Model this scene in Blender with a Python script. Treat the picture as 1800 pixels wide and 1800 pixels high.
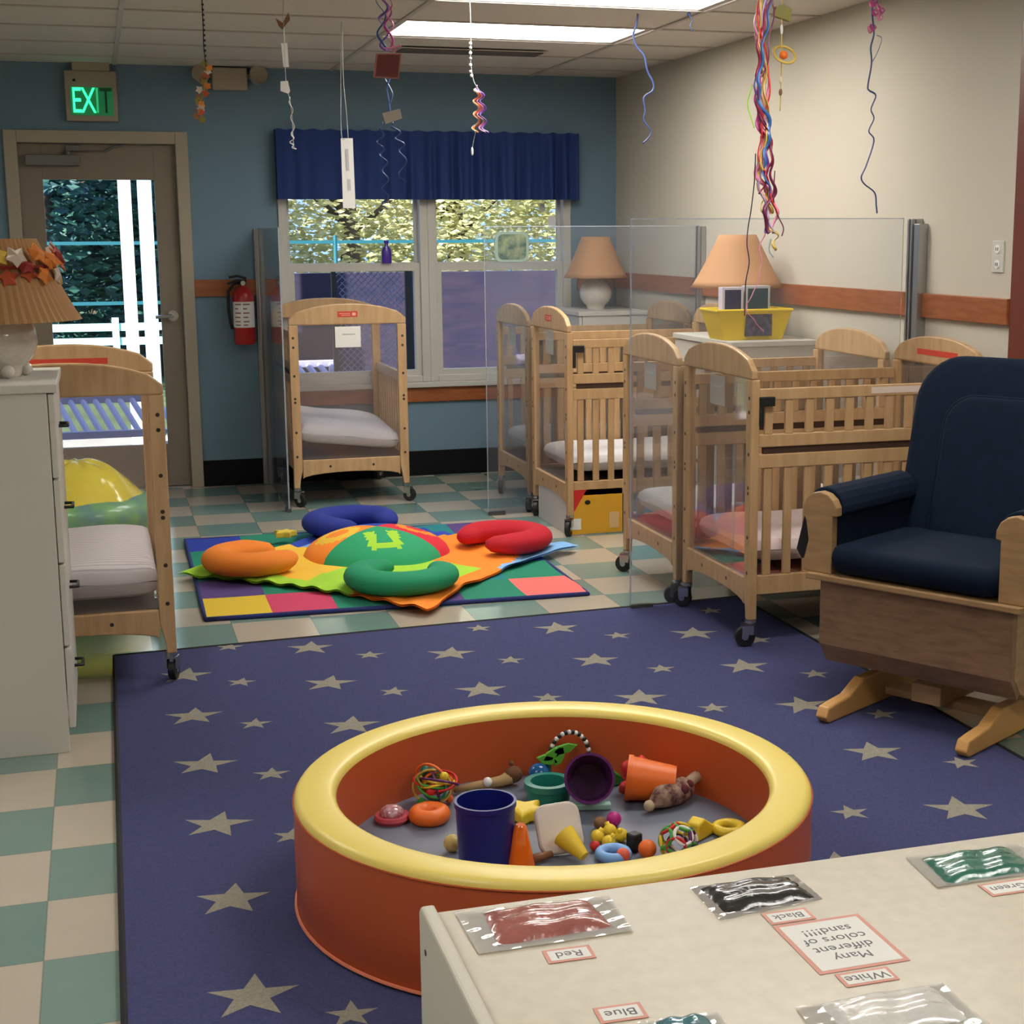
import bpy, bmesh, math, random
from mathutils import Vector, Matrix
PI = math.pi
random.seed(7)
S = bpy.context.scene
for o in list(bpy.data.objects): bpy.data.objects.remove(o)
COL = S.collection

# ------------------------------------------------------------------ camera
FPX, YAW, PITCH, ROLL, CAMH, CX = 2685.2, 0.30314, 0.17981, -0.00448, 1.4799, 1019.7
BACK, RIGHT, CEIL = 9.323, 3.163, 2.4388
TILE, OX, OY = 0.3048, 0.1199, 0.1065
def cam_axes():
    cy, sy, cp, sp, cr, sr = math.cos(YAW), math.sin(YAW), math.cos(PITCH), math.sin(PITCH), math.cos(ROLL), math.sin(ROLL)
    w = Vector((sy*cp, cy*cp, -sp)); r = Vector((cy, -sy, 0)); u = r.cross(w)
    return r*cr+u*sr, u*cr-r*sr, w
R_, U_, W_ = cam_axes()
cd = bpy.data.cameras.new('camera'); cam = bpy.data.objects.new('camera', cd); COL.objects.link(cam)
cam.matrix_world = Matrix(((R_.x, U_.x, -W_.x, 0), (R_.y, U_.y, -W_.y, 0), (R_.z, U_.z, -W_.z, CAMH), (0, 0, 0, 1)))
cd.sensor_width = 36; cd.lens = FPX/1800*36; cd.shift_x = -(CX-900)/1800; cd.clip_start = .05; cd.clip_end = 200
S.camera = cam
def ray(x, y): return W_ + R_*((x-CX)/FPX) + U_*((900-y)/FPX)
def F(x, y, z=0.0):
    d = ray(x, y); t = (z-CAMH)/d.z; return Vector((d.x*t, d.y*t, z))
def Wp(x, y, Y):
    d = ray(x, y); t = Y/d.y; return Vector((d.x*t, Y, d.z*t+CAMH))

# ------------------------------------------------------------------ world, sun, exposure
wd = bpy.data.worlds.new('world'); S.world = wd; wd.use_nodes = True
bg = wd.node_tree.nodes['Background']; bg.inputs[0].default_value = (0.34, 0.52, 0.92, 1); bg.inputs[1].default_value = 1.0
sl = bpy.data.lights.new('sun', 'SUN'); sl.energy = 12; sl.angle = .01; sl.color = (1, .93, .78)
so = bpy.data.objects.new('sun', sl); COL.objects.link(so); so.rotation_euler = Vector((-.55, -.35, .60)).to_track_quat('Z', 'Y').to_euler()
S.view_settings.view_transform = 'Standard'; S.view_settings.look = 'None'; S.view_settings.gamma = 1
S.view_settings.use_curve_mapping = False; S.view_settings.exposure = 0.88
S.cycles.transparent_max_bounces = 40
LAMP = 9.0      # emission of the ceiling light lenses

# ------------------------------------------------------------------ materials
MATS = {}
def mat(name, c, rough=.6, metal=0, noise=0, nscale=20, bump=0, bscale=60, emit=0, trans=0, spec=.5, c2=None, stretch=None, coat=0, sheen=0):
    if name in MATS: return MATS[name]
    m = bpy.data.materials.new(name); m.use_nodes = True; nt = m.node_tree; b = nt.nodes['Principled BSDF']
    b.inputs['Base Color'].default_value = (*c, 1); b.inputs['Roughness'].default_value = rough; b.inputs['Metallic'].default_value = metal
    b.inputs['Specular IOR Level'].default_value = spec; b.inputs['Coat Weight'].default_value = coat
    if sheen: b.inputs['Sheen Weight'].default_value = sheen
    if trans: b.inputs['Transmission Weight'].default_value = trans
    if emit: b.inputs['Emission Color'].default_value = (*c, 1); b.inputs['Emission Strength'].default_value = emit
    if noise or bump:
        tc = nt.nodes.new('ShaderNodeTexCoord'); mp = nt.nodes.new('ShaderNodeMapping'); nt.links.new(tc.outputs['Object'], mp.inputs[0])
        if stretch: mp.inputs['Scale'].default_value = stretch
    if noise:
        n = nt.nodes.new('ShaderNodeTexNoise'); n.inputs['Scale'].default_value = nscale; n.inputs['Detail'].default_value = 4
        nt.links.new(mp.outputs[0], n.inputs[0])
        r = nt.nodes.new('ShaderNodeMix'); r.data_type = 'RGBA'
        cc = c2 or tuple(max(0, v*(1-noise)) for v in c)
        r.inputs[6].default_value = (*c, 1); r.inputs[7].default_value = (*cc, 1)
        k = nt.nodes.new('ShaderNodeMapRange'); k.inputs[1].default_value = .35; k.inputs[2].default_value = .65
        nt.links.new(n.outputs['Fac'], k.inputs[0]); nt.links.new(k.outputs[0], r.inputs[0]); nt.links.new(r.outputs[2], b.inputs['Base Color'])
    if bump:
        n2 = nt.nodes.new('ShaderNodeTexNoise'); n2.inputs['Scale'].default_value = bscale; nt.links.new(mp.outputs[0], n2.inputs[0])
        bp = nt.nodes.new('ShaderNodeBump'); bp.inputs['Strength'].default_value = bump; bp.inputs['Distance'].default_value = .01
        nt.links.new(n2.outputs['Fac'], bp.inputs['Height']); nt.links.new(bp.outputs[0], b.inputs['Normal'])
    MATS[name] = m; return m
def glassmat(name, tint=(1, 1, 1), refl=.12, haze=0.0, hazec=(.8, .85, .95)):
    if name in MATS: return MATS[name]
    m = bpy.data.materials.new(name); m.use_nodes = True; nt = m.node_tree; nt.nodes.clear()
    out = nt.nodes.new('ShaderNodeOutputMaterial'); t = nt.nodes.new('ShaderNodeBsdfTransparent'); t.inputs[0].default_value = (*tint, 1)
    g = nt.nodes.new('ShaderNodeBsdfGlossy'); g.inputs['Roughness'].default_value = .03
    lw = nt.nodes.new('ShaderNodeFresnel'); lw.inputs[0].default_value = 1.4
    mu = nt.nodes.new('ShaderNodeMath'); mu.operation = 'MULTIPLY'; mu.inputs[1].default_value = refl*8; mu.use_clamp = True
    nt.links.new(lw.outputs[0], mu.inputs[0])
    mx = nt.nodes.new('ShaderNodeMixShader'); nt.links.new(mu.outputs[0], mx.inputs[0]); nt.links.new(t.outputs[0], mx.inputs[1]); nt.links.new(g.outputs[0], mx.inputs[2])
    last = mx
    if haze:
        d = nt.nodes.new('ShaderNodeBsdfDiffuse'); d.inputs[0].default_value = (*hazec, 1)
        m2 = nt.nodes.new('ShaderNodeMixShader'); m2.inputs[0].default_value = haze
        nt.links.new(mx.outputs[0], m2.inputs[1]); nt.links.new(d.outputs[0], m2.inputs[2]); last = m2
    nt.links.new(last.outputs[0], out.inputs[0]); MATS[name] = m; return m

def floor_material():
    m = bpy.data.materials.new('vinyl tile'); m.use_nodes = True; nt = m.node_tree; b = nt.nodes['Principled BSDF']
    N = nt.nodes.new; L = nt.links.new
    g = N('ShaderNodeNewGeometry'); sp = N('ShaderNodeSeparateXYZ'); L(g.outputs['Position'], sp.inputs[0])
    def ma(op, a, v=None, cl=False):
        n = N('ShaderNodeMath'); n.operation = op; n.use_clamp = cl
        for i, q in enumerate((a, v)):
            if q is None: continue
            if isinstance(q, (int, float)): n.inputs[i].default_value = q
            else: L(q, n.inputs[i])
        return n.outputs[0]
    u = ma('DIVIDE', ma('SUBTRACT', sp.outputs[0], OX-TILE*40), TILE); v = ma('DIVIDE', ma('SUBTRACT', sp.outputs[1], OY-TILE*40), TILE)
    fu, fv = ma('FLOOR', u), ma('FLOOR', v)
    par = ma('MODULO', ma('ADD', fu, fv), 2)
    cb = N('ShaderNodeCombineXYZ'); L(fu, cb.inputs[0]); L(fv, cb.inputs[1])
    wn = N('ShaderNodeTexWhiteNoise'); wn.noise_dimensions = '2D'; L(cb.outputs[0], wn.inputs['Vector'])
    ns = N('ShaderNodeTexNoise'); ns.inputs['Scale'].default_value = 9; ns.inputs['Detail'].default_value = 6; L(g.outputs['Position'], ns.inputs[0])
    def mix(fac, a, bb):
        n = N('ShaderNodeMix'); n.data_type = 'RGBA'
        L(fac, n.inputs[0]) if not isinstance(fac, float) else setattr(n.inputs[0], 'default_value', fac)
        for i, q in ((6, a), (7, bb)):
            if isinstance(q, tuple): n.inputs[i].default_value = (*q, 1)
            else: L(q, n.inputs[i])
        return n.outputs[2]
    teal = mix(wn.outputs['Value'], (.135, .25, .22), (.18, .295, .265)); beige = mix(wn.outputs['Value'], (.46, .40, .32), (.54, .475, .385))
    c = mix(par, teal, beige)
    c = mix(ma('MULTIPLY', ns.outputs['Fac'], .22), c, (.32, .32, .28))
    fr = ma('FRACT', u); fw = ma('FRACT', v)
    e = ma('MINIMUM', ma('MINIMUM', fr, ma('SUBTRACT', 1, fr)), ma('MINIMUM', fw, ma('SUBTRACT', 1, fw)))
    ln = ma('LESS_THAN', e, .006)
    c = mix(ma('MULTIPLY', ln, .45), c, (.1, .11, .1))
    L(c, b.inputs['Base Color']); b.inputs['Roughness'].default_value = .14; b.inputs['Specular IOR Level'].default_value = .6
    n3 = N('ShaderNodeTexNoise'); n3.inputs['Scale'].default_value = 3; L(g.outputs['Position'], n3.inputs[0])
    bp = N('ShaderNodeBump'); bp.inputs['Strength'].default_value = .08; bp.inputs['Distance'].default_value = .02; L(n3.outputs['Fac'], bp.inputs['Height']); L(bp.outputs[0], b.inputs['Normal'])
    return m
def ceiling_material():
    m = bpy.data.materials.new('ceiling tile'); m.use_nodes = True; nt = m.node_tree; b = nt.nodes['Principled BSDF']
    n = nt.nodes.new('ShaderNodeTexNoise'); n.inputs['Scale'].default_value = 60; g = nt.nodes.new('ShaderNodeNewGeometry'); nt.links.new(g.outputs['Position'], n.inputs[0])
    r = nt.nodes.new('ShaderNodeMix'); r.data_type = 'RGBA'; r.inputs[6].default_value = (.72, .68, .62, 1); r.inputs[7].default_value = (.60, .56, .51, 1)
    nt.links.new(n.outputs['Fac'], r.inputs[0]); nt.links.new(r.outputs[2], b.inputs['Base Color']); b.inputs['Roughness'].default_value = .95
    return m
WOOD = mat('maple', (.57, .37, .19), .4, noise=.3, nscale=5, c2=(.48, .30, .145), stretch=(6, 6, 1))
WOODR = mat('birch', (.40, .25, .12), .45, noise=.3, nscale=5, c2=(.32, .19, .085), stretch=(2, 2, 9))
APRON = mat('birch apron', (.28, .165, .09), .5, noise=.3, nscale=6, c2=(.20, .115, .06), stretch=(2, 2, 9))
CHERRY = mat('cherry rail', (.36, .115, .035), .4, noise=.3, nscale=4, c2=(.27, .075, .02), stretch=(2, 2, 14))
MAHOG = mat('dark cherry trim', (.16, .033, .016), .35)
BLUEWALL = mat('blue paint', (.155, .25, .33), .85, bump=.05, bscale=200)
TAN = mat('tan paint', (.56, .52, .43), .85, bump=.05, bscale=200)
DOORC = mat('taupe door', (.24, .195, .145), .5); FRAME = mat('beige frame', (.40, .345, .265), .5)
BLACK = mat('black rubber', (.008, .008, .008), .5); STEEL = mat('steel', (.55, .55, .55), .25, metal=1)
ALU = mat('aluminium', (.42, .42, .42), .35, metal=.9)
WHITE = mat('white laminate', (.60, .58, .52), .4); PAPER = mat('white paper', (.85, .84, .80), .7)
CREAM = mat('cream laminate', (.64, .58, .46), .35, noise=.08, nscale=40); EDGE = mat('cream edge', (.62, .585, .49), .35)
WINF = mat('grey vinyl frame', (.54, .53, .48), .45)
GLASS = glassmat('window glass', (.95, .98, 1), .06); PLEXI = glassmat('clear panel', (.955, .97, .985), .09, .03)
PLEX2 = glassmat('clear crib end', (.97, .965, .97), .06, .05, (.85, .72, .66)); PEDGE = glassmat('panel edge', (.75, .82, .85), .2, .35)  # crib ends: pinkish diffuse haze painted in for reflections
NAVY = mat('navy upholstery', (.0025, .010, .027), .85, noise=.2, nscale=30, bump=.2, bscale=400, spec=.2)
SHEET = mat('white sheet', (.78, .78, .80), .85, bump=.15, bscale=15); PINKS = mat('pale pink sheet', (.78, .66, .66), .85, bump=.15, bscale=15)
def plain(n, c, r=.45, **k): return mat(n, c, r, **k)
RED = plain('red', (.62, .02, .02)); YEL = plain('yellow', (.80, .58, .03)); ORG = plain('orange', (.83, .16, .015)); BLU = plain('blue', (.01, .015, .18), .3)
GRN = plain('green', (.05, .35, .05)); PUR = plain('purple', (.10, .012, .12), .3); PNK = plain('pink', (.70, .08, .25)); TEA = plain('teal', (.02, .22, .18), .35)
SKY = plain('light blue', (.20, .42, .80)); GOLD = plain('gold', (.60, .42, .08), .3); BROWN = plain('brown', (.22, .10, .04)); OLIVE = plain('olive', (.22, .19, .03))
LIME = plain('lime', (.30, .62, .05)); WHT = plain('bright white', (.82, .82, .80)); NAVYC = plain('navy cloth', (.02, .03, .15), .9)

# ------------------------------------------------------------------ mesh helpers
class MB:
    def __init__(s): s.v = []; s.f = []; s.m = []
    def add(s, vs, fs, mi=0):
        o = len(s.v); s.v += [tuple(q) for q in vs]; s.f += [tuple(i+o for i in f) for f in fs]; s.m += [mi]*len(fs) if isinstance(mi, int) else list(mi); return s
    def box(s, a, b, mi=0, T=None):
        (x0, y0, z0), (x1, y1, z1) = a, b
        vs = [Vector(q) for q in ((x0, y0, z0), (x1, y0, z0), (x1, y1, z0), (x0, y1, z0), (x0, y0, z1), (x1, y0, z1), (x1, y1, z1), (x0, y1, z1))]
        if T: vs = [T @ q for q in vs]
        return s.add(vs, [(0, 3, 2, 1), (4, 5, 6, 7), (0, 1, 5, 4), (1, 2, 6, 5), (2, 3, 7, 6), (3, 0, 4, 7)], mi)
    def lathe(s, prof, n=24, c=(0, 0, 0), T=None, mi=0, cap=True):
        vs = []; c = Vector(c)
        for r, z in prof:
            for k in range(n):
                a = 2*PI*k/n; q = Vector((r*math.cos(a), r*math.sin(a), z)); q = (T @ q) if T else q; vs.append(q+c)
        fs = []
        for i in range(len(prof)-1):
            for k in range(n): fs.append((i*n+k, i*n+(k+1) % n, (i+1)*n+(k+1) % n, (i+1)*n+k))
        if cap:
            if prof[0][0] > 1e-5: fs.append(tuple(reversed(range(n))))
            if prof[-1][0] > 1e-5: fs.append(tuple((len(prof)-1)*n+k for k in range(n)))
        return s.add(vs, fs, mi)
    def tube(s, pts, r, n=8, closed=False, mi=0, flat=1.0):
        P = [Vector(q) for q in pts]; N = len(P); vs = []; fs = []; up = None
        for i, q in enumerate(P):
            t = (P[(i+1) % N]-P[i-1]) if closed else (P[min(i+1, N-1)]-P[max(i-1, 0)])
            t = t.normalized() if t.length > 1e-9 else Vector((0, 0, 1))
            if up is None: up = t.orthogonal().normalized()
            up = (up-t*up.dot(t)); up = up.normalized() if up.length > 1e-6 else t.orthogonal().normalized()
            sd = t.cross(up); rr = r[i] if isinstance(r, (list, tuple)) else r
            for k in range(n):
                a = 2*PI*k/n; vs.append(q+up*(rr*math.cos(a))+sd*(rr*flat*math.sin(a)))
        for i in range(N if closed else N-1):
            j = (i+1) % N
            for k in range(n): fs.append((i*n+k, i*n+(k+1) % n, j*n+(k+1) % n, j*n+k))
        if not closed: fs += [tuple(reversed(range(n))), tuple((N-1)*n+k for k in range(n))]
        return s.add(vs, fs, mi)
    def cyl(s, a, b, r, r2=None, n=20, mi=0):
        return s.tube([a, b], [r, r if r2 is None else r2], n, mi=mi)
    def ball(s, c, r, n=16, sc=(1, 1, 1), mi=0):
        pr = [(math.sin(PI*i/n)*r, -math.cos(PI*i/n)*r) for i in range(n+1)]
        pr[0] = (1e-6, -r); pr[-1] = (1e-6, r)
        return s.lathe(pr, n*2 if n < 14 else 24, c, Matrix.Diagonal((*sc, 1)), mi)
    def prism(s, outline, axis, a, b, mi=0):
        # outline list of 2D points; axis 'x','y','z' is the extrusion axis from a to b
        def P(u, v, w): return {'x': (w, u, v), 'y': (u, w, v), 'z': (u, v, w)}[axis]
        n = len(outline); vs = [P(u, v, a) for u, v in outline]+[P(u, v, b) for u, v in outline]
        fs = [tuple(range(n)), tuple(reversed(range(n, 2*n)))]+[(i, i+n, (i+1) % n+n, (i+1) % n) for i in range(n)]
        return s.add(vs, fs, mi)
    def build(s, name, mats, parent=None, smooth=False, bev=0, seg=2, sub=0, tri=False):
        me = bpy.data.meshes.new(name); me.from_pydata(s.v, [], s.f)
        if not isinstance(mats, (list, tuple)): mats = [mats]
        for q in mats: me.materials.append(q)
        for p, mi in zip(me.polygons, s.m): p.material_index = mi; p.use_smooth = bool(smooth)
        bm = bmesh.new(); bm.from_mesh(me); bmesh.ops.recalc_face_normals(bm, faces=bm.faces); bm.to_mesh(me); bm.free()
        o = bpy.data.objects.new(name, me); COL.objects.link(o)
        if parent: o.parent = parent
        if smooth == 'auto': me.set_sharp_from_angle(angle=math.radians(40))
        if bev:
            b = o.modifiers.new('bevel', 'BEVEL'); b.width = bev; b.segments = seg; b.limit_method = 'ANGLE'; b.angle_limit = math.radians(35); b.harden_normals = False
        if sub:
            q = o.modifiers.new('sub', 'SUBSURF'); q.levels = sub; q.render_levels = sub
        return o
def tag(o, label, cat, group=None):
    o['label'] = label; o['category'] = cat
    if group: o['group'] = group
    return o
def thing(name, label, cat, loc=(0, 0, 0), rz=0, group=None):
    o = bpy.data.objects.new(name, None); COL.objects.link(o); o.empty_display_size = .05
    o.location = loc; o.rotation_euler = (0, 0, rz); return tag(o, label, cat, group)
def struct(o): o['kind'] = 'structure'; return o
def bx(name, a, b, m, parent=None, bev=0): return MB().box(a, b).build(name, m, parent, bev=bev)
def text_mesh(txt, size, m, parent, name='lettering', loc=(0, 0, 0), rot=(0, 0, 0), ext=.0004, align='CENTER'):
    c = bpy.data.curves.new(name, 'FONT'); c.body = txt; c.size = size; c.extrude = ext; c.align_x = align; c.align_y = 'CENTER'; c.resolution_u = 3
    t = bpy.data.objects.new('tmp', c); COL.objects.link(t)
    dg = bpy.context.evaluated_depsgraph_get(); me = bpy.data.meshes.new_from_object(t.evaluated_get(dg)); bpy.data.objects.remove(t)
    me.materials.clear(); me.materials.append(m)
    o = bpy.data.objects.new(name, me); COL.objects.link(o); o.parent = parent; o.location = loc; o.rotation_euler = rot; return o

# ------------------------------------------------------------------ room shell
LX, NY = -3.2, -1.6
struct(bx('floor', (LX-.2, NY-.2, -.12), (RIGHT+.2, BACK+.2, 0), floor_material()))
# back wall with door and window openings
DX0, DX1, DZ = -.40, .50, 2.02
WX0, WX1, WZ0, WZ1 = 1.05, 2.86, .585, 2.03
wb = MB()
for a, b in [((LX-.2, 0), (DX0, CEIL)), ((DX0, DZ), (DX1, CEIL)), ((DX1, 0), (WX0, CEIL)), ((WX0, 0), (WX1, WZ0)), ((WX0, WZ1), (WX1, CEIL)), ((WX1, 0), (RIGHT+.2, CEIL))]:
    wb.box((a[0], BACK, a[1]), (b[0], BACK+.14, b[1]))
struct(wb.build('wall_back', BLUEWALL))
struct(bx('wall_right', (RIGHT, NY, 0), (RIGHT+.15, BACK, CEIL), TAN))
struct(bx('wall_left', (LX-.15, NY, 0), (LX, BACK, CEIL), TAN)); struct(bx('wall_front', (LX-.15, NY-.15, 0), (RIGHT+.15, NY, CEIL), TAN))
# ceiling: slab with openings for the light troffers
LT = [(1.40, 7.10), (1.40, 5.90), (1.40, 3.46), (1.40, .4), (-1.7, 5.0), (-1.7, 1.4)]
CW, CD = 1.19, .58
xs = sorted({LX-.2, RIGHT+.2, *[q for x, y in LT for q in (x, x+CW)]}); ys = sorted({NY-.2, BACK+.2, *[q for x, y in LT for q in (y, y+CD)]})
cm = MB()
for i in range(len(xs)-1):
    for j in range(len(ys)-1):
        mx, my = (xs[i]+xs[i+1])/2, (ys[j]+ys[j+1])/2
        if any(x < mx < x+CW and y < my < y+CD for x, y in LT): continue
        cm.box((xs[i], ys[j], CEIL), (xs[i+1], ys[j+1], CEIL+.1))
struct(cm.build('ceiling', ceiling_material()))
struct(bx('shade_roof', (LX-.6, NY-.6, CEIL+.1), (RIGHT+.6, BACK+.5, CEIL+.75), mat('roof', (.3, .28, .25), .9)))  # unseen roof slab, made thick to cast shade outside the window
GRIDM = mat('ceiling grid', (.50, .46, .42), .6)
g = MB()
y = 7.10-.01
for k in range(-12, 5):
    yy = 7.09+.61*k
    if NY < yy < BACK: g.box((LX, yy-.011, CEIL-.006), (RIGHT, yy+.011, CEIL))
for k in range(-4, 3):
    xx = 1.39+1.22*k
    if LX < xx < RIGHT: g.box((xx-.011, NY, CEIL-.007), (xx+.011, BACK, CEIL))
struct(g.build('trim_1', GRIDM))
# cherry chair rail
struct(bx('trim_2', (RIGHT-.02, 4.86, 1.147), (RIGHT, BACK-.02, 1.243), CHERRY, bev=.003))
struct(MB().box((.55, BACK-.02, 1.128), (WX0-.02, BACK, 1.227)).build('trim_3', CHERRY, bev=.003))
struct(bx('trim_4', (WX0-.02, BACK-.02, .462), (2.90, BACK, .553), CHERRY, bev=.003))
struct(bx('trim_6', (2.90, BACK-.02, 1.135), (RIGHT-.02, BACK, 1.235), CHERRY, bev=.003))
COVE = mat('black cove base', (.004, .004, .005), .6, spec=.2)
struct(bx('baseboard_back', (.55, BACK-.012, 0), (RIGHT-.012, BACK, .155), COVE, bev=.003))
struct(bx('baseboard_right', (RIGHT-.012, 4.86, 0), (RIGHT, BACK-.012, .155), COVE, bev=.003))
struct(bx('baseboard_left', (LX, BACK-.012, 0), (-.45, BACK, .155), COVE))
# dark cherry door casing on the right wall
struct(MB().box((RIGHT-.012, 4.58, 0), (RIGHT, 4.855, CEIL)).build('trim_7', MAHOG, bev=.004))

# ------------------------------------------------------------------ ceiling lights
LENS = mat('light lens', (1, .955, .89), emit=LAMP)
for k, (x, y) in enumerate(LT):
    lab = {0: 'lit recessed ceiling light nearer the blue wall, above the window', 1: 'lit recessed ceiling light cut by the top edge of the photo', 2: 'lit recessed ceiling light over the round play pit',
           3: 'lit recessed ceiling light above the cream shelf', 4: 'lit recessed ceiling light over the left side of the room', 5: 'lit recessed ceiling light at the near left of the room'}[k]
    t = thing('ceiling_light', lab, 'ceiling light', (x+CW/2, y+CD/2, CEIL), 0, 'recessed ceiling lights')
    h, d = CW/2, CD/2
    f = MB()
    for a, b in [((-h, -d), (h, -d+.02)), ((-h, d-.02), (h, d)), ((-h, -d+.02), (-h+.02, d-.02)), ((h-.02, -d+.02), (h, d-.02))]: f.box((a[0], a[1], .0), (b[0], b[1], .05))
    f.build('frame', GRIDM, t)
    bx('lens', (-h+.02, -d+.02, .012), (h-.02, d-.02, .02), LENS, t)
t = thing('ceiling_vent', 'narrow grey air vent in the ceiling beyond the lights', 'vent', (1.95, 8.15, CEIL-.012))
bx('frame', (-.40, -.10, 0), (.40, .10, .005), GRIDM, t)
for k in range(5): bx('slat', (-.38, -.085+k*.036, -.006), (.38, -.07+k*.036, 0), mat('vent dark', (.12, .11, .1), .5), t)

# ------------------------------------------------------------------ door
d1 = bpy.data.objects.new('door_1', None); COL.objects.link(d1); d1.location = ((DX0+DX1)/2, BACK+.03, 0); struct(d1)
hw = (DX1-DX0)/2
f = MB(); f.box((-hw-.05, -.05, 0), (-hw+.02, .11, DZ+.05)).box((hw-.02, -.05, 0), (hw+.05, .11, DZ+.05)).box((-hw+.02, -.05, DZ-.02), (hw-.02, .11, DZ+.05))
f.build('door_frame', FRAME, d1, bev=.004)
gx0, gx1, gz0, gz1 = -.305, .305, .26, 1.80
s = MB(); s.box((-hw+.022, 0, .01), (gx0, .045, DZ-.022)).box((gx1, 0, .01), (hw-.022, .045, DZ-.022)).box((gx0, 0, .01), (gx1, .045, gz0)).box((gx0, 0, gz1), (gx1, .045, DZ-.022))
s.build('door_leaf', DOORC, d1, bev=.002)
bx('glass_pane', (gx0, .018, gz0), (gx1, .024, gz1), GLASS, d1)
h = MB(); h.cyl((.37, 0, 1.02), (.37, -.012, 1.02), .032).cyl((.37, -.012, 1.02), (.37, -.06, 1.02), .011).tube([(.375, -.055, 1.02), (.33, -.058, 1.02), (.27, -.055, 1.015)], .010)
h.build('door_handle', STEEL, d1, smooth='auto')
CLOS = mat('door closer grey', (.16, .16, .15), .4, metal=.5)
h = MB(); h.box((-.39, -.055, 1.875), (-.10, 0, 1.935)); h.cyl((-.16, -.03, 1.935), (-.16, -.03, 1.955), .018)
h.box((-.02, -.03, 0), (.20, -.014, .006), T=Matrix.Translation((-.16, 0, 1.955))); h.tube([(.04, -.022, 1.958), (.10, -.02, 1.985), (.14, -.01, 1.99)], .008); h.box((-.17, -.03, 1.955), (-.10, .0, 1.99))
h.build('door_closer', CLOS, d1, bev=.003)
bx('threshold', (-hw+.022, -.03, 0), (hw-.022, .10, .008), ALU, d1)

# ------------------------------------------------------------------ window
def win(name, x0, x1):
    w = bpy.data.objects.new(name, None); COL.objects.link(w); w.location = ((x0+x1)/2, BACK+.02, WZ0); struct(w); h = (x1-x0)/2; H = WZ1-WZ0; mid = 1.30-WZ0
    f = MB(); f.box((-h, -.035, 0), (-h+.05, .10, H)).box((h-.05, -.035, 0), (h, .10, H)).box((-h+.05, -.035, 0), (h-.05, .10, .04)).box((-h+.05, -.035, H-.04), (h-.05, .10, H))
    f.build('window_frame', WINF, w, bev=.004)
    s = MB(); a, b = -h+.05, h-.05
    s.box((a, -.01, .04), (a+.035, .03, mid)).box((b-.035, -.01, .04), (b, .03, mid)).box((a+.035, -.01, mid-.035), (b-.035, .03, mid)).box((a, -.012, mid), (b, .032, mid+.012)).box((a+.035, -.01, .04), (b-.035, .03, .075)); s.build('lower_sash', WINF, w)
    s = MB(); s.box((a, .04, mid-.02), (a+.02, .07, H-.04)).box((b-.02, .04, mid-.02), (b, .07, H-.04)).box((a+.02, .04, mid-.02), (b-.02, .07, mid+.015)); s.build('upper_sash', WINF, w)
    bx('glass_pane', (a+.035, .008, .075), (b-.035, .012, mid-.035), GLASS, w); bx('glass_pane', (a+.02, .053, mid+.015), (b-.02, .057, H-.04), GLASS, w)
    return w
win('window_1', WX0, 1.947); win('window_2', 1.947, WX1)
struct(bx('trim_8', (WX0-.03, BACK-.045, .553), (WX1+.04, BACK+.01, .585), WINF, bev=.004))
# valance
t = thing('window_valance', 'gathered navy blue valance across the top of the window', 'curtain', (1.965, BACK-.105, 1.69))
g = MB(); nx, nz = 260, 10
vs = []
def rip(x):
    k = .006+.026*min(1, max(0, (x+.45)/.7))
    return k*(math.sin(x*52+2*math.sin(x*7))+.5*math.sin(x*93+3*math.sin(x*5)))
for side in (0, 1):
    for j in range(nz+1):
        for i in range(nx+1):
            x = -.915+1.83*i/nx; z = .40*j/nz; am = .75+.25*math.cos(z/.4*PI)
            yy = rip(x)*am*(.35 if .325 < z < .375 else 1)+side*.006; vs.append((x, yy, z+.004*math.sin(x*60)*(j == nz)))
n1 = (nx+1)*(nz+1); fs = []
for side in (0, 1):
    for j in range(nz):
        for i in range(nx):
            a = side*n1+j*(nx+1)+i; fs.append((a, a+1, a+nx+2, a+nx+1))
g.add(vs, fs); g.build('fabric', mat('navy valance', (.024, .048, .175), .9, spec=.2), t, smooth=True)
h = MB(); h.cyl((-.92, .05, .35), (.92, .05, .35), .010); h.tube([(-.905, .05, .35), (-.905, .088, .35)], .008); h.tube([(.905, .05, .35), (.905, .088, .35)], .008); h.build('curtain_rod', WHT, t)
for s in (-1, 1): bx('return', (s*.918-.004, 0, 0), (s*.918+.004, .088, .40), MATS['navy valance'], t)

# sun-catchers on the meeting rail
b = MB(); b.lathe([(.001, 0), (.036, 0), (.038, .01), (.038, .085), (.03, .11), (.014, .13), (.014, .15), (.018, .152), (.018, .17), (.001, .17)], 24, c=(0, 0, 0), T=Matrix.Diagonal((1, .5, 1, 1)))
p = Wp(681, 456, BACK-.03)
o = b.build('bottle', mat('violet plastic', (.06, .02, .30), .3), smooth='auto'); o.location = (p.x, BACK-.006, 1.312); o.scale = (.8, .8, .8); tag(o, 'small violet bottle standing on the meeting rail of the left window', 'bottle')
t = thing('window_picture', 'square green picture propped on the meeting rail of the right window', 'picture', (Wp(900, 455, BACK).x, BACK-.005, 1.313))
def rrect(w, h, r, n=5):
    pts = []
    for cx, cy, a0 in ((w/2-r, h-r, 0), (-w/2+r, h-r, 90), (-w/2+r, r, 180), (w/2-r, r, 270)):
        for k in range(n+1):
            a = math.radians(a0+90*k/n); pts.append((cx+r*math.cos(a), cy+r*math.sin(a)))
    return pts
MB().prism(rrect(.215, .185, .04), 'y', 0, .006).build('border', mat('pale green border', (.60, .85, .68), .6), t)
MB().prism([(x, y+.014) for x, y in rrect(.18, .155, .03)], 'y', -.003, 0).build('artwork', mat('leafy print', (.01, .14, .12), .6, noise=1, nscale=16, c2=(.60, .72, .35)), t)
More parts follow.
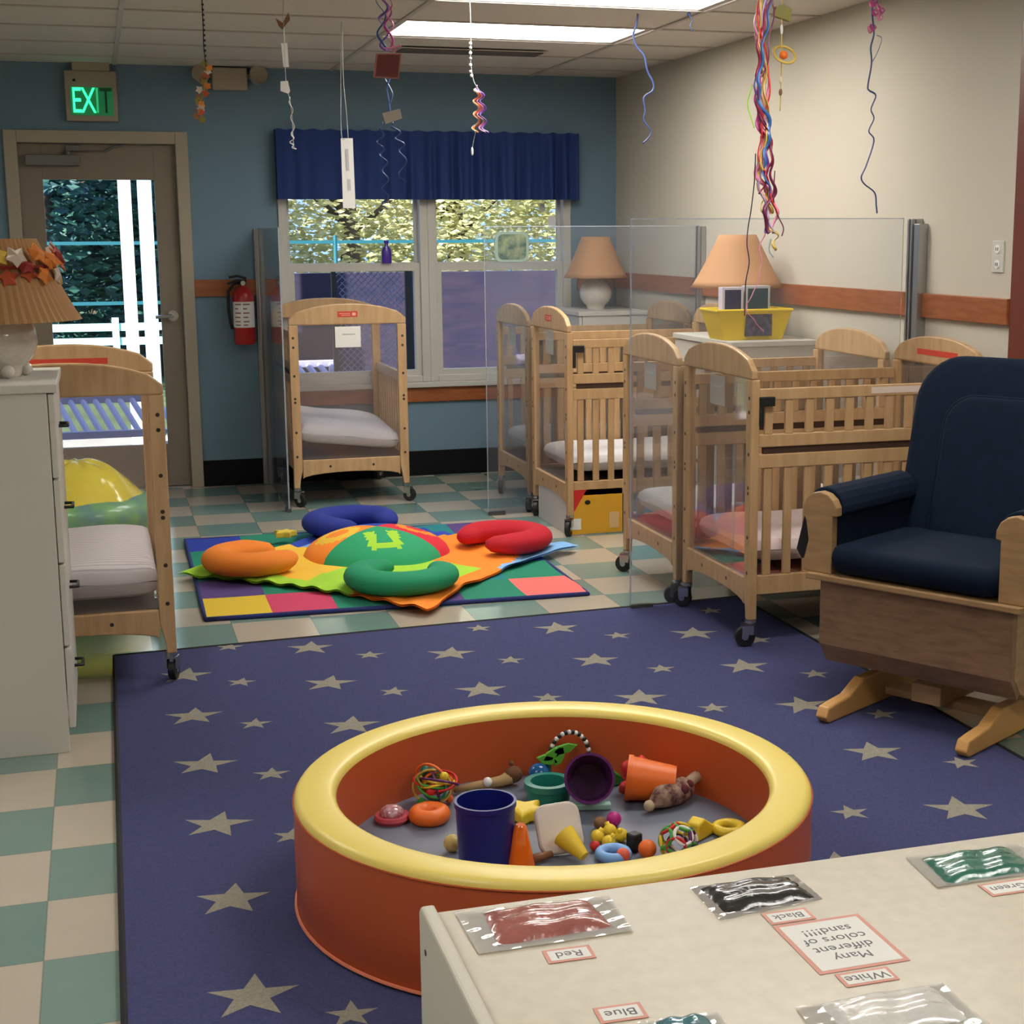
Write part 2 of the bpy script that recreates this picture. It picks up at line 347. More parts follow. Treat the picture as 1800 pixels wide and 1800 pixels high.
o = MB().prism(rrect(.05, .07, .015), 'y', 0, .003).build('window_sticker', WHT); q = Wp(975, 390, BACK+.01); o.location = (q.x, BACK+.070, q.z-.035); tag(o, 'small white sticker high on the glass of the right window', 'sticker')
o = MB().prism([(0, 0), (.02, .02), (.012, .05), (-.01, .06), (-.02, .03)], 'y', 0, .003).build('window_sticker', WHT); q = Wp(958, 368, BACK+.01); o.location = (q.x, BACK+.070, q.z-.02); tag(o, 'tiny white sticker chip left of the larger window sticker', 'sticker')

# ------------------------------------------------------------------ exit sign, emergency light, outlet, extinguisher
t = thing('exit_sign', 'EXIT sign with green letters on a beige box above the door', 'exit sign', (.04, BACK-.045, 2.12))
bx('housing', (-.145, 0, 0), (.135, .045, .275), FRAME, t, bev=.006); bx('canopy', (-.10, -.02, .275), (.10, .045, CEIL-2.12), FRAME, t)
E1 = mat('lit green letters', (.03, .85, .30), emit=1.3); E2 = mat('mid green letters', (.03, .55, .20), .5, emit=.35); E3 = mat('shadowed green letters', (.005, .09, .03), .5)  # the T carries its shadow as a dark green without glow
bx('face', (-.118, -.003, .03), (.112, 0, .185), mat('green face', (.02, .30, .11), .4, emit=.10), t)
for i, (ch, xx, m) in enumerate((('E', -.085, E1), ('X', -.022, E1), ('I', .026, E2), ('T', .073, E3))):
    o = text_mesh(ch, .185, m, t, 'lettering', (xx, -.005, .105), (PI/2, 0, 0), .0015); o.scale = (.62, 1.08, 1)
bx('test_button', (-.10, -.004, .215), (-.085, 0, .228), BLACK, t)
t = thing('emergency_light', 'beige emergency light with two lamp heads high on the blue wall', 'emergency light', (.80, BACK, 2.305))
bx('battery_box', (-.10, -.07, 0), (.10, 0, .125), FRAME, t, bev=.008)
for s in (-1, 1):
    h = MB(); T = Matrix.Rotation(s*.5, 4, 'Y') @ Matrix.Rotation(PI/2-.3, 4, 'X')
    h.lathe([(.02, -.04), (.035, -.02), (.052, .04), (.052, .055), (.045, .05)], 20, c=(s*.155, -.05, .075), T=T)
    h.cyl((s*.10, -.035, .08), (s*.14, -.035, .08), .012); o = h.build('lamp_head', FRAME, t, smooth='auto')
    MB().lathe([(.001, .046), (.045, .046)], 20, c=(s*.155, -.05, .075), T=T, cap=False).build('lens', WHT, o)
t = thing('wall_outlet', 'white double power outlet on the tan wall beside the dark red trim', 'outlet', (RIGHT, 4.957+.0, 1.335)); t.location.y = 4.957
bx('cover_plate', (-.006, -.037, 0), (0, .037, .115), WHITE, t, bev=.002)
for z in (.03, .085):
    o = MB().lathe([(.001, 0), (.016, 0), (.016, .003), (.001, .003)], 16, c=(-.006, 0, z), T=Matrix.Rotation(-PI/2, 4, 'Y')).build('receptacle', PAPER, t)
    for s in (-1, 1): bx('slot', (-.0105, s*.006-.0015, z-.006), (-.0088, s*.006+.0015, z+.006), BLACK, o)
t = thing('fire_extinguisher', 'red fire extinguisher hanging on the blue wall right of the door', 'fire extinguisher', (.82, BACK-.085, .85))
ERED = mat('extinguisher red', (.45, .015, .015), .25)
MB().lathe([(.001, 0), (.055, 0), (.062, .012), (.062, .27), (.055, .30), (.035, .325), (.02, .335), (.02, .345), (.001, .345)], 28).build('cylinder', ERED, t, smooth='auto')
lb = MB(); n = 14; vs = []
for z in (.10, .25):
    for k in range(n+1): a = math.radians(190+150*k/n); vs.append((.0632*math.cos(a), .0632*math.sin(a), z))
lb.add(vs, [(k, k+1, k+n+2, k+n+1) for k in range(n)]); o = lb.build('instruction_label', PAPER, t, smooth=True)
lb = MB(); rr = random.Random(2)
for z in (.235, .21, .185, .16, .135, .115):
    for a0 in (215, 262):
        vs = []; ln = 20+rr.random()*18
        for zz in (z-.004, z+.004):
            for k in range(6): a = math.radians(a0+ln*k/5); vs.append((.0638*math.cos(a), .0638*math.sin(a), zz))
        lb.add(vs, [(k, k+1, k+7, k+6) for k in range(5)])
lb.build('label_print', mat('label grey print', (.35, .18, .17), .7), o)
h = MB(); h.cyl((0, 0, .345), (0, 0, .37), .018); h.tube([(.02, -.01, .37), (-.04, -.03, .372), (-.09, -.04, .355)], .007); h.tube([(.02, -.01, .385), (-.03, -.03, .40), (-.08, -.04, .392)], .007); h.build('valve_lever', BLACK, t)
MB().tube([(-.015, 0, .36), (-.05, -.01, .355), (-.085, -.01, .31), (-.088, -.01, .22), (-.08, -.01, .13), (-.07, -.012, .09)], .009).build('hose', BLACK, t, smooth=True)
MB().cyl((0, -.018, .358), (0, -.03, .358), .014).build('pressure_gauge', STEEL, t); bx('wall_bracket', (-.02, .06, .2), (.02, .085, .33), STEEL, t)

# ------------------------------------------------------------------ rug with stars
def star(mb, c, r, rot, z, mi, seed):
    rg = random.Random(seed); pts = []
    for k in range(10):
        a = PI/2+k*PI/5+rot; rad = r*(1+.14*(rg.random()-.5)) if k % 2 == 0 else r*.40
        a += (.10*math.sin(seed*1.7) if k % 2 == 0 else 0); pts.append((c[0]+rad*math.cos(a), c[1]+rad*math.sin(a), z))
    n = 10; mb.add(pts+[(c[0], c[1], z)], [(k, (k+1) % n, n) for k in range(n)], mi)
RUGB = mat('indigo carpet', (.080, .088, .20), .95, noise=.35, nscale=160, c2=(.062, .07, .165), bump=.5, bscale=500, spec=.1)
RUGS = mat('grey-beige carpet', (.36, .335, .275), .95, noise=.2, nscale=160, bump=.4, bscale=500, spec=.1)
r = MB(); RC = [(-.035, 1.9), (2.42, 1.9), (2.45, 5.655), (-.015, 5.525)]
r.prism(RC, 'z', .001, .009)
rot = -.22
for i, x in enumerate((.213, .665, 1.132, 1.597, 2.06)):
    for k in range(8):
        y = 5.191-.467*k-.006*i + (.225 if i % 2 else -.004)
        if 2.05 < y < 5.55: star(r, (x, y), .092, rot, .0098, 1, i*9+k)
for i, x in enumerate((.386, .853, 1.313, 1.778, 2.25)):
    for k in range(8):
        y = 5.513-.475*k*.98 + (-.255 if i % 2 else 0)-.012*i
        if 2.05 < y < 5.6: star(r, (x, y), .053, rot, .0098, 1, i*7+k+50)
bd = .02
o = r.build('area_rug', [RUGB, RUGS]); tag(o, 'large indigo blue rug with rows of grey five-pointed stars', 'rug')
e = MB(); loop = [(*q, .006) for q in RC]
e.tube([(a[0]+(b[0]-a[0])*k/8, a[1]+(b[1]-a[1])*k/8, .006) for a, b in zip(loop, loop[1:]+loop[:1]) for k in range(8)], .008, 6, closed=True)
e.build('binding', mat('dark binding', (.008, .008, .012), .8), o)

# ------------------------------------------------------------------ cribs
def caster(parent, x, y, H=.10, turn=0.5, rz=0):
    c = MB(); c.cyl((x, y, H), (x, y, H-.012), .02); c.cyl((x, y, H-.012), (x, y, .068), .008)
    dx, dy = math.cos(turn)*.02, math.sin(turn)*.02
    pr = Vector((-math.sin(turn), math.cos(turn), 0)); T = Matrix.Translation((x+dx, y+dy, 0)) @ Matrix.Rotation(turn, 4, 'Z')
    c.box((-.03, -.019, .045), (.012, -.0145, .083), T=T).box((-.03, .0145, .045), (.012, .019, .083), T=T).box((-.03, -.019, .078), (.012, .019, .084), T=T)
    o = c.build('caster', STEEL, parent, smooth='auto')
    w = MB(); ctr = Vector((x+dx, y+dy, .0372)); w.cyl(ctr-pr*.012, ctr+pr*.012, .037, n=22); wo = w.build('wheel', BLACK, o, smooth='auto', bev=.003)
    hb = MB(); hb.cyl(ctr-pr*.0135, ctr+pr*.0135, .013, n=14); hb.build('hub', STEEL, o)
    return o
def arch_pts(W, z0, zs, zt):
    h = W/2; up = []
    n = 14
    for k in range(n+1):
        s = -1+2*k/n; y = s*h; a = abs(s)
        z = zs+(zt-zs)*(1-a**2.4)
        if a > .93: z = zs-.018*(1 if a > .99 else .25)
        up.append((y, z))
    return [(-h, z0)]+up+[(h, z0)]
def crib(label, loc, rz, L=.95, W=.64, zs=1.0, left_gate=True, right_gate=True, red=(0, 1), card=(0,), group=None, red_in=(), sticker=False, latch=(), turns=(.5, 2.2, -2.6, -.7), dots=True, nm='crib', nm2=False):
    t = thing(nm, label, 'crib', loc, rz, group); t.scale = (1, 1, zs)
    pw, pt = .05, .032
    for i, (sx, sy) in enumerate(((-1, -1), (-1, 1), (1, -1), (1, 1))):
        x0 = sx*L/2; x1 = sx*(L/2-pt); y0 = sy*W/2; y1 = sy*(W/2-pw)
        # the post tapers towards the caster
        m = MB(); a, b = sorted((x0, x1)); ya, yb = (y1, y0) if sy > 0 else (y0, y1)
        inner = y1; k = .010
        yl = [(y0, .10), (y0-sy*.032, .10), (y0-sy*.036, .14), (y1, .20), (y1, .965), (y0, .965)]
        m.prism(yl, 'x', a, b); leg = m.build('leg', WOOD, t, bev=.004)
        if dots:
            dm = MB()
            for z in (.90, .85, .70, .58, .56, .40, .27):
                xo = x0+sx*.0006
                dm.cyl((xo-sx*.002, y0-sy*.022, z), (xo, y0-sy*.022, z), .007, n=10)
            dm.build('screw_heads', mat('dark screws', (.03, .02, .015), .4), leg)['kind'] = 'stuff'
        cs = caster(t, x0-sx*.016, y0-sy*.018, turn=turns[i])
    for i, sx in enumerate((-1, 1)):
        a, b = sorted((sx*L/2, sx*(L/2-.024)))
        bd = MB().prism(arch_pts(W, .965, 1.015, 1.075), 'x', a, b).build('arch_board', WOOD, t, bev=.006)
        h = W/2-pw-.0005
        lo = [(-h, .250), (h, .250), (h, .150)]+[(h*math.cos(PI*k/10), .150+.03*math.sin(PI*k/10)) for k in range(1, 10)]+[(-h, .150)]
        e = MB().prism(lo, 'x', a, b).build('end_board', WOOD, t, bev=.004)
        dm = MB(); xo = sx*(L/2+.0006)
        for y in (-.12, .12): dm.cyl((xo-sx*.002, y, .212), (xo, y, .212), .007, n=10)
        dm.build('screw_heads', mat('dark screws', (.03, .02, .015), .4), e)['kind'] = 'stuff'
        c = sx*(L/2-.012)
        bx('clear_panel', (c-.002, -h, .251), (c+.002, h, .9645), PLEX2, t)
        if i in red:
            o = MB().prism([(-.055, 1.005), (.055, 1.005), (.055, 1.035), (-.055, 1.035)], 'x', sx*(L/2+.0012), sx*(L/2+.0002)).build('warning_label', mat('warning red', (.62, .06, .03), .5), t); o['label'] = 'red printed warning label'
            q = MB(); xx = sorted((sx*(L/2+.0012), sx*(L/2+.0018)))
            q.box((xx[0], -.045, 1.012), (xx[1], -.025, 1.028)); q.box((xx[0], -.015, 1.022), (xx[1], .045, 1.025)); q.box((xx[0], -.015, 1.013), (xx[1], .035, 1.016))
            q.build('print', mat('pale red print', (.85, .45, .38), .6), o)
        if i in red_in:
            xx = sorted((sx*(L/2-.0242), sx*(L/2-.0252))); o = bx('warning_label', (xx[0], -.16, 1.0), (xx[1], .14, 1.022), mat('warning red', (.62, .06, .03), .5), t); o['label'] = 'red printed warning label'
        if i in card:
            xx = sorted((sx*(L/2-.008), sx*(L/2-.006))); o = bx('name_card', (xx[0], -.07, .845), (xx[1], .07, .955), PAPER if nm2 else mat('grey card sleeve', (.40, .37, .33), .5), t); o['label'] = 'white name card behind the clear end'
            xs_ = sorted((sx*(L/2-.006), sx*(L/2-.0055))); bx('print', (xs_[0], -.04, .91), (xs_[1], .03, .917), mat('grey ink', (.45, .5, .45), .7), o)
    for sy, gate in ((-1, left_gate), (1, right_gate)):
        y0, y1 = sorted((sy*(W/2-.008), sy*(W/2-.03))); l = L/2-pt-.001
        p = MB(); p.box((-l, y0, .19), (l, y1, .26)).box((-l, y0, .65), (l, y1, .70)); p = p.build('side_panel', WOOD, t, bev=.003)
        n = 11; st = 2*l/n
        base = None
        for k in range(n):
            x = -l+st*(k+.5)
            if base is None:
                base = MB().box((-.016, y0+.004, .26), (.016, y1-.004, .65)).build('slat', WOOD, p, bev=.003); base.location = (x, 0, 0)
            else:
                c = base.copy(); COL.objects.link(c); c.location = (x, 0, 0)
        dz = 0 if gate else -.235; dy = 0 if gate else sy*.0
        g = MB(); g.box((-l, y0+dy, .725+dz), (l, y1+dy, .77+dz)).box((-l, y0+dy, .892+dz), (l, y1+dy, .932+dz))
        if gate:
            g = g.build('drop_gate', WOOD, t, bev=.003); base = None
            for k in range(n):
                x = -l+st*(k+.5)
                if base is None: base = MB().box((-.016, y0+.004, .77), (.016, y1-.004, .892)).build('slat', WOOD, g, bev=.003); base.location = (x, 0, 0)
                else: c = base.copy(); COL.objects.link(c); c.location = (x, 0, 0)
            bx('hinge_gap_strip', (-l+.02, y0+.006, .701), (l-.02, y1-.006, .7245), mat('dark hinge gap', (.05, .02, .01), .6), g)  # dark strip along the gate hinge, coloured as the gap's shade
            for sx in latch:
                yy = sorted((sy*(W/2-.008), sy*(W/2+.004))); q_ = MB().box((-l-.004, yy[0]-.004, .872), (-l+.055, yy[1], .905)).box((-l-.004, yy[0]-.004, .80), (-l+.012, yy[1], .872)); q_.build('latch', BLACK, g, bev=.003)
            if sticker and sy < 0:
                o = bx('instruction_sticker', (0, y0-.0012, .902), (.32, y0-.0002, .925), mat('pale sticker', (.72, .60, .52), .6), g)
    return t
def mattress(label, loc, rz, L=.86, W=.54, H=.10, m=SHEET, tilt=0, roll=0, stripes=False, z=.28, cat='mattress'):
    mb = MB(); nx, ny = 30, 20; top = []; 
    def se(u, v):
        ex = 1-abs(u)**10; ey = 1-abs(v)**10
        return (max(0, ex)*max(0, ey))**.28
    vs = []
    for s in (1, -1):
        for j in range(ny+1):
            for i in range(nx+1):
                u, v = -1+2*i/nx, -1+2*j/ny; u2 = math.copysign(1-(1-abs(u))**1.5, u); v2 = math.copysign(1-(1-abs(v))**1.5, v)
                h = se(u2, v2); z_ = H/2+s*H/2*h+(.003*math.sin(u*5+v*7) if s > 0 else 0)
                vs.append((u2*L/2*.995, v2*W/2*.995, z_))
    n1 = (nx+1)*(ny+1); fs = []
    for s in (0, 1):
        for j in range(ny):
            for i in range(nx): a = s*n1+j*(nx+1)+i; fs.append((a, a+1, a+nx+2, a+nx+1))
    mb.add(vs, fs); o = mb.build('mattress', m, smooth=True); o.location = (loc[0], loc[1], z); o.rotation_euler = (roll, tilt, rz); return tag(o, label, cat, 'crib mattresses')
def stripe_sheet():
    m = bpy.data.materials.new('striped sheet'); m.use_nodes = True; nt = m.node_tree; b = nt.nodes['Principled BSDF']; b.inputs['Roughness'].default_value = .85
    tc = nt.nodes.new('ShaderNodeTexCoord'); w = nt.nodes.new('ShaderNodeTexWave'); w.bands_direction = 'X'; w.inputs['Scale'].default_value = 11; w.inputs['Distortion'].default_value = .3
    nt.links.new(tc.outputs['Object'], w.inputs[0]); r = nt.nodes.new('ShaderNodeMapRange'); r.inputs[1].default_value = .0; r.inputs[2].default_value = .25
    nt.links.new(w.outputs['Fac'], r.inputs[0]); x = nt.nodes.new('ShaderNodeMix'); x.data_type = 'RGBA'; x.inputs[6].default_value = (.42, .40, .44, 1); x.inputs[7].default_value = (.68, .65, .66, 1)
    nt.links.new(r.outputs[0], x.inputs[0]); nt.links.new(x.outputs[2], b.inputs['Base Color']); return m
# the four cribs along the right wall: their left ends stand in one line
cx = 2.17
RL = .94
cribs = []
def rightcrib(label, y0, y1, zs, red, card, latch, sticker, mlabel, mm, mz, tn, rin=()):
    c = crib(label, (cx+RL/2, (y0+y1)/2, .0095 if y0 < 5 else 0), 0, RL, y1-y0, zs, True, True, red, card, 'maple cribs on casters', rin, sticker, latch, turns=tn)
    mattress(mlabel, (cx+RL/2, (y0+y1)/2), 0, RL-.09, y1-y0-.10, .10, mm, z=mz)
rightcrib('maple crib nearest the rocking chair, casters on the blue rug', 4.915, 5.575, 1.0, (), (0,), (-1,), True, 'pale pink sheeted mattress in the crib nearest the rocking chair', PINKS, .30, (2.9, 2.4, 1., -.7), (1,))
rightcrib('maple crib just behind the crib nearest the rocking chair', 5.645, 6.30, 1.0, (), (0,), (-1,), False, 'white mattress in the crib just behind the crib nearest the rocking chair', SHEET, .29, (2.9, 2.4, 1., -.7))
rightcrib('maple crib standing over the yellow printed box', 7.14, 7.79, 1.045, (0, 1), (0,), (-1,), False, 'white mattress in the crib over the yellow box', SHEET, .305, (-2.2, -2.0, 1., -.7))
rightcrib('farthest maple crib of the right row, near the blue wall', 7.87, 8.53, 1.03, (), (0,), (-1,), False, 'white mattress in the farthest crib of the right row', SHEET, .305, (-2.2, -2.0, 1., -.7))
# black feet plates on side shelf of the near crib; folded blanket
def blanket(label, c, L, W, z, mats, name='folded_blanket'):
    mb = MB(); nx, ny = 24, 16; vs = []
    for s in (1, 0):
        for j in range(ny+1):
            for i in range(nx+1):
                u, v = i/nx, j/ny; vs.append(((u-.5)*L, (v-.5)*W, (.018+.008*math.sin(u*17+v*9)+.006*math.sin(v*23))*s*min(1, 8*min(u, 1-u))*min(1, 8*min(v, 1-v)) + (.001 if s else 0)))
    n1 = (nx+1)*(ny+1); fs = []; mi = []
    for s in (0, 1):
        for j in range(ny):
            for i in range(nx): a = s*n1+j*(nx+1)+i; fs.append((a, a+1, a+nx+2, a+nx+1)); mi.append(((i//4)+(j//4)*2) % len(mats))
    mb.add(vs, fs, mi); o = mb.build(name, mats, smooth=True); o.location = (c[0], c[1], z); return tag(o, label, 'blanket')
# spring boards carry the mattresses
RUST = plain('rust red cloth', (.22, .06, .05), .9); GREYC = plain('blue grey cloth', (.16, .16, .20), .9); ORC = plain('rust orange cloth', (.30, .12, .05), .9)
blanket('red, orange and blue grey blanket under the pink mattress', (cx+RL/2, 5.245), RL-.1, .53, .255, [RUST, ORC, GREYC, RUST, GREYC])
blanket('dark red blanket under the mattress of the crib behind the pink one', (cx+RL/2, 5.972), RL-.1, .53, .255, [RUST])
BASEM = mat('mattress board', (.10, .08, .06), .8)
for c in [o for o in COL.objects if o.get('category') == 'crib']:
    L_ = .85
    o = bx('mattress_board', (-.44, -.265, .235), (.44, .265, .25), BASEM, c)
# crib in front of the window and the left crib stand end-on to the camera
wc = crib('maple crib standing end-on in front of the window', (1.303, 8.845, 0), PI/2+.0, .86, .645, 1.035, False, True, (0,), (0,), 'maple cribs on casters', (), False, (), turns=(-2.2, -2.4, 2.4, -2.2), nm2=True)
mattress('white mattress lying askew in the crib by the window', (1.29, 8.845), PI/2+.02, .78, .555, .12, SHEET, z=.33, roll=.12, tilt=-.04)
bx('mattress_board', (-.40, -.265, .235), (.40, .265, .25), BASEM, wc)
lc = crib('maple crib at the left beside the white dresser', (-.135, 5.585, .0095), PI/2, .93, .645, 1.0, True, True, (), (), 'maple cribs on casters', (1,), False, (), turns=(-.3, -1.0, 1, 1))
bx('mattress_board', (-.43, -.265, .235), (.43, .265, .25), BASEM, lc)
mattress('striped white mattress in the left crib', (-.135, 5.585), PI/2, .84, .555, .125, stripe_sheet(), z=.285)

# ------------------------------------------------------------------ clear partitions
def panel(label, a, b, z1, poff, name='clear_partition', ret=None):
    t = thing(name, label, 'partition', (a[0], a[1], 0), 0, 'clear partitions')
    d = Vector((b[0]-a[0], b[1]-a[1], 0)); L = d.length; ang = math.atan2(d.y, d.x); T = Matrix.Rotation(ang, 4, 'Z')
    MB().box((.03, -.003, .02), (L, .003, z1), T=T).build('clear_sheet', PLEXI, t)
    MB().box((L, -.004, .02), (L+.004, .004, z1+.002), T=T).box((.03, -.004, z1), (L, .004, z1+.004), T=T).build('edge_strip', PEDGE, t)
    p = MB(); p.box((0, poff-.028, .0), (.028, poff+.028, z1), T=T).box((.028, poff-.018, .0), (.045, poff-.006, z1), T=T).box((.028, poff+.006, 0), (.045, poff+.018, z1), T=T)
    if poff: p.box((0, .0, .0), (.012, poff-.028, z1), T=T).box((0, poff+.028, 0), (.04, poff+.07, z1-.02), T=T)
    p.build('wall_post', ALU, t, bev=.002)
    fm = MB(); fm.box((L-.09, -.012, .0), (L-.0, .012, .022), T=T); fm.build('floor_clip', mat('dark clip', (.06, .06, .06), .4), t)
panel('clear partition between the two nearest cribs of the right row', (RIGHT-.001, 5.61), (1.965, 5.61), 1.535, .075)
panel('clear partition between the two farthest cribs of the right row', (RIGHT-.001, 7.83), (1.936, 7.83), 1.52, 0)
panel('clear partition beside the crib in front of the window', (.93, BACK-.001), (.93, 8.26), 1.52, 0)

# ------------------------------------------------------------------ dressers
def dresser(label, loc, rz, w, d, h, n=4):
    # local: width along x, front faces -y
    t = thing('dresser', label, 'dresser', loc, rz, 'white dressers')
    b = MB(); b.box((-w/2, -d/2+.02, 0), (-w/2+.02, d/2, h-.025)).box((w/2-.02, -d/2+.02, 0), (w/2, d/2, h-.025)).box((-w/2+.02, d/2-.01, .06), (w/2-.02, d/2, h-.025)).box((-w/2+.02, -d/2+.03, 0), (w/2-.02, -d/2+.045, .06)).box((-w/2+.02, -d/2+.03, .06), (w/2-.02, d/2-.01, .075))
    b.build('body', WHITE, t, bev=.002)
    bx('top', (-w/2-.008, -d/2-.008, h-.025), (w/2+.008, d/2, h), WHITE, t, bev=.003)
    fh = (h-.025-.07)/n
    for k in range(n):
        z0 = .07+k*fh
        f = MB().box((-w/2+.003, -d/2, z0+.003), (w/2-.003, -d/2+.018, z0+fh-.003)).build('drawer', WHITE, t, bev=.003)
        for s in (0,):
            q = MB(); q.tube([(s*w-.04, -d/2, z0+fh*.5), (s*w-.036, -d/2-.025, z0+fh*.5), (s*w+.036, -d/2-.025, z0+fh*.5), (s*w+.04, -d/2, z0+fh*.5)], .005, 8); q.build('drawer_handle', mat('dark pull', (.05, .05, .06), .3, metal=.8), f, smooth=True)
    return t
dresser('white dresser at the left edge, seen from its side', (-.345, 4.80, 0), PI/2, .58, .43, 1.075)
dresser('white dresser in the far corner under the smaller lamp', (2.925, 8.955, 0), -PI/2, .62, .44, 1.03)
dresser('white dresser under the yellow basket between the cribs', (2.925, 6.74, 0), -PI/2, .72, .42, 1.0)

# ------------------------------------------------------------------ lamps
CER = mat('white ceramic', (.62, .57, .50), .15, noise=.1, nscale=60, coat=.5)
SHADE = mat('peach shade', (.50, .26, .12), .8); SHADEP = mat('tan pleated shade', (.40, .215, .09), .85)
def lamp(label, loc, rb=.105, shade_z=.19, rt=.085, rbt=.19, sh=.24, pleat=0, sm=None, feet=False):
    t = thing('table_lamp', label, 'lamp', loc, 0, 'table lamps')
    pr = [(.001, 0), (rb*.5, 0), (rb*.55, .008)]+[(rb*math.sin(a), rb+.0-rb*math.cos(a)*.93) for a in [PI*(.2+.66*k/12) for k in range(13)]]+[(rb*.3, rb*1.95), (rb*.28, rb*2.05), (.001, rb*2.05)]
    MB().lathe(pr, 32).build('ceramic_base', CER, t, smooth='auto')
    MB().cyl((0, 0, rb*2.05), (0, 0, shade_z+sh-.03), .006).cyl((0, 0, rb*2.05), (0, 0, rb*2.05+.05), .014).build('stem', GOLD, t)
    s = MB(); n = 120 if pleat else 40; vs = []; rows = 8
    for th in (0, .003):
        for j in range(rows+1):
            u = j/rows; r = rbt+(rt-rbt)*(u**.88)-th
            for k in range(n):
                a = 2*PI*k/n; rr = r*(1+(.012*(1 if k % 2 else -1) if pleat else 0)); vs.append((rr*math.cos(a), rr*math.sin(a), shade_z+sh*u))
    fs = []
    n1 = n*(rows+1)
    for q in (0, 1):
        for j in range(rows):
            for k in range(n): fs.append((q*n1+j*n+k, q*n1+j*n+(k+1) % n, q*n1+(j+1)*n+(k+1) % n, q*n1+(j+1)*n+k))
    for j in (0, rows):
        for k in range(n): fs.append((j*n+k, j*n+(k+1) % n, n1+j*n+(k+1) % n, n1+j*n+k))
    s.add(vs, fs); s.build('lamp_shade', sm or SHADE, t, smooth=False if pleat else True)
    sp = MB(); z = shade_z+sh-.012
    for k in range(3): a = k*2*PI/3; sp.cyl((0, 0, z), (rt*.97*math.cos(a), rt*.97*math.sin(a), z), .0025, n=6)
    sp.build('shade_spider', GOLD, t)
    if feet:
        for k in range(4):
            a = -PI/2+.35+k*PI/2; f = MB(); f.ball((rb*.68*math.cos(a), rb*.68*math.sin(a), .02), .02, 10); f.build('foot', CER, t, smooth=True)
    return t
lamp('table lamp with peach shade on the far corner dresser', (2.905, 8.95, 1.03), .10, .19, .085, .195, .245)
lamp('table lamp with peach shade behind the yellow basket', (2.95, 6.88, 1.0), .10, .225, .09, .225, .25)
ll = lamp('table lamp with pleated tan shade and leaf garland at the left', (-.285, 4.80, 1.075), .112, .165, .125, .238, .235, 1, SHADEP, True)
# garland of autumn leaves lying on the shade
t = thing('leaf_garland', 'garland of red, orange and yellow cloth leaves around the pleated lampshade', 'garland', (-.285, 4.80, 1.075+.165+.155))
rg = random.Random(11); cols = [plain('leaf rust', (.45, .07, .02), .8), plain('leaf orange', (.65, .20, .03), .8), plain('leaf yellow', (.62, .42, .06), .8), plain('leaf cream', (.55, .45, .36), .8), plain('leaf dark red', (.25, .015, .01), .8)]
def leafpts(r, rg):
    return [(r*(1 if k % 2 == 0 else .62)*(1+.15*rg.random())*math.cos(2*PI*k/10), r*(1 if k % 2 == 0 else .62)*(1+.15*rg.random())*math.sin(2*PI*k/10)) for k in range(10)]
for k in range(46):
    a = 2*PI*k/46*1.0+rg.random()*.1; R0 = .178+.010*rg.random(); c = Vector((R0*math.cos(a), R0*math.sin(a), .035*math.sin(k*2.4)+.012*rg.random()))
    r = .026+.012*rg.random(); pts = leafpts(r, rg); T = Matrix.Translation(c) @ Matrix.Rotation(a, 4, 'Z') @ Matrix.Rotation(PI/2-.35+.8*(rg.random()-.5), 4, 'Y') @ Matrix.Rotation(rg.random()*6, 4, 'Z')
    m = MB(); vs = [T @ Vector((x, y, .006*math.cos(6*math.atan2(y, x)))) for x, y in pts]+[T @ Vector((0, 0, .010))]+[T @ Vector((x, y, -.003)) for x, y in pts]
    n = 10; m.add(vs, [(i, (i+1) % n, n) for i in range(n)]+[tuple(reversed([n+1+i for i in range(n)]))]+[(i, (i+1) % n, n+1+(i+1) % n, n+1+i) for i in range(n)])
    m.build('leaf', cols[rg.randrange(5)], t)
MB().tube([(.172*math.cos(a), .172*math.sin(a), 0) for a in [2*PI*k/40 for k in range(40)]], .005, 6, True).build('garland_cord', cols[4], t)

# ------------------------------------------------------------------ basket and boxes on the middle dresser
t = thing('plastic_basket', 'yellow plastic basket with a dark opening on the white dresser', 'basket', (2.86, 6.56, 1.0), 0)
bw, bt, bd_, bh = .145, .185, .09, .135
def frust(mb, w0, w1, d0, d1, z0, z1, th=.005, mi=0):
    for (w, d) in ((0, 0),):
        o0 = [(-w0, -d0), (w0, -d0), (w0, d0), (-w0, d0)]; o1 = [(-w1, -d1), (w1, -d1), (w1, d1), (-w1, d1)]
        i0 = [(-w0+th, -d0+th), (w0-th, -d0+th), (w0-th, d0-th), (-w0+th, d0-th)]; i1 = [(-w1+th, -d1+th), (w1-th, -d1+th), (w1-th, d1-th), (-w1+th, d1-th)]
        vs = [(*q, z0) for q in o0]+[(*q, z1) for q in o1]+[(*q, z0+th) for q in i0]+[(*q, z1) for q in i1]; fs = [(0, 1, 2, 3), (8, 9, 10, 11)]
        for k in range(4): j = (k+1) % 4; fs += [(k, j, j+4, k+4), (k+8, j+8, j+12, k+12), (k+4, j+4, j+12, k+12)]
        mb.add(vs, fs, mi)
m = MB(); frust(m, bw, bt, .085, .105, 0, bh); m.build('body', mat('yellow basket', (.78, .56, .015), .35), t, bev=.002)
r = MB(); r.tube([(x, y, bh) for x, y in [(-bt, -.105), (bt, -.105), (bt, .105), (-bt, .105)]], .007, 8, True); r.build('rim', MATS['yellow basket'], t)
bx('window_opening', (-.045, -.104, .018), (.085, -.086, .118), mat('dark opening', (.02, .02, .035), .5, noise=.9, nscale=40, c2=(.12, .10, .15)), t)
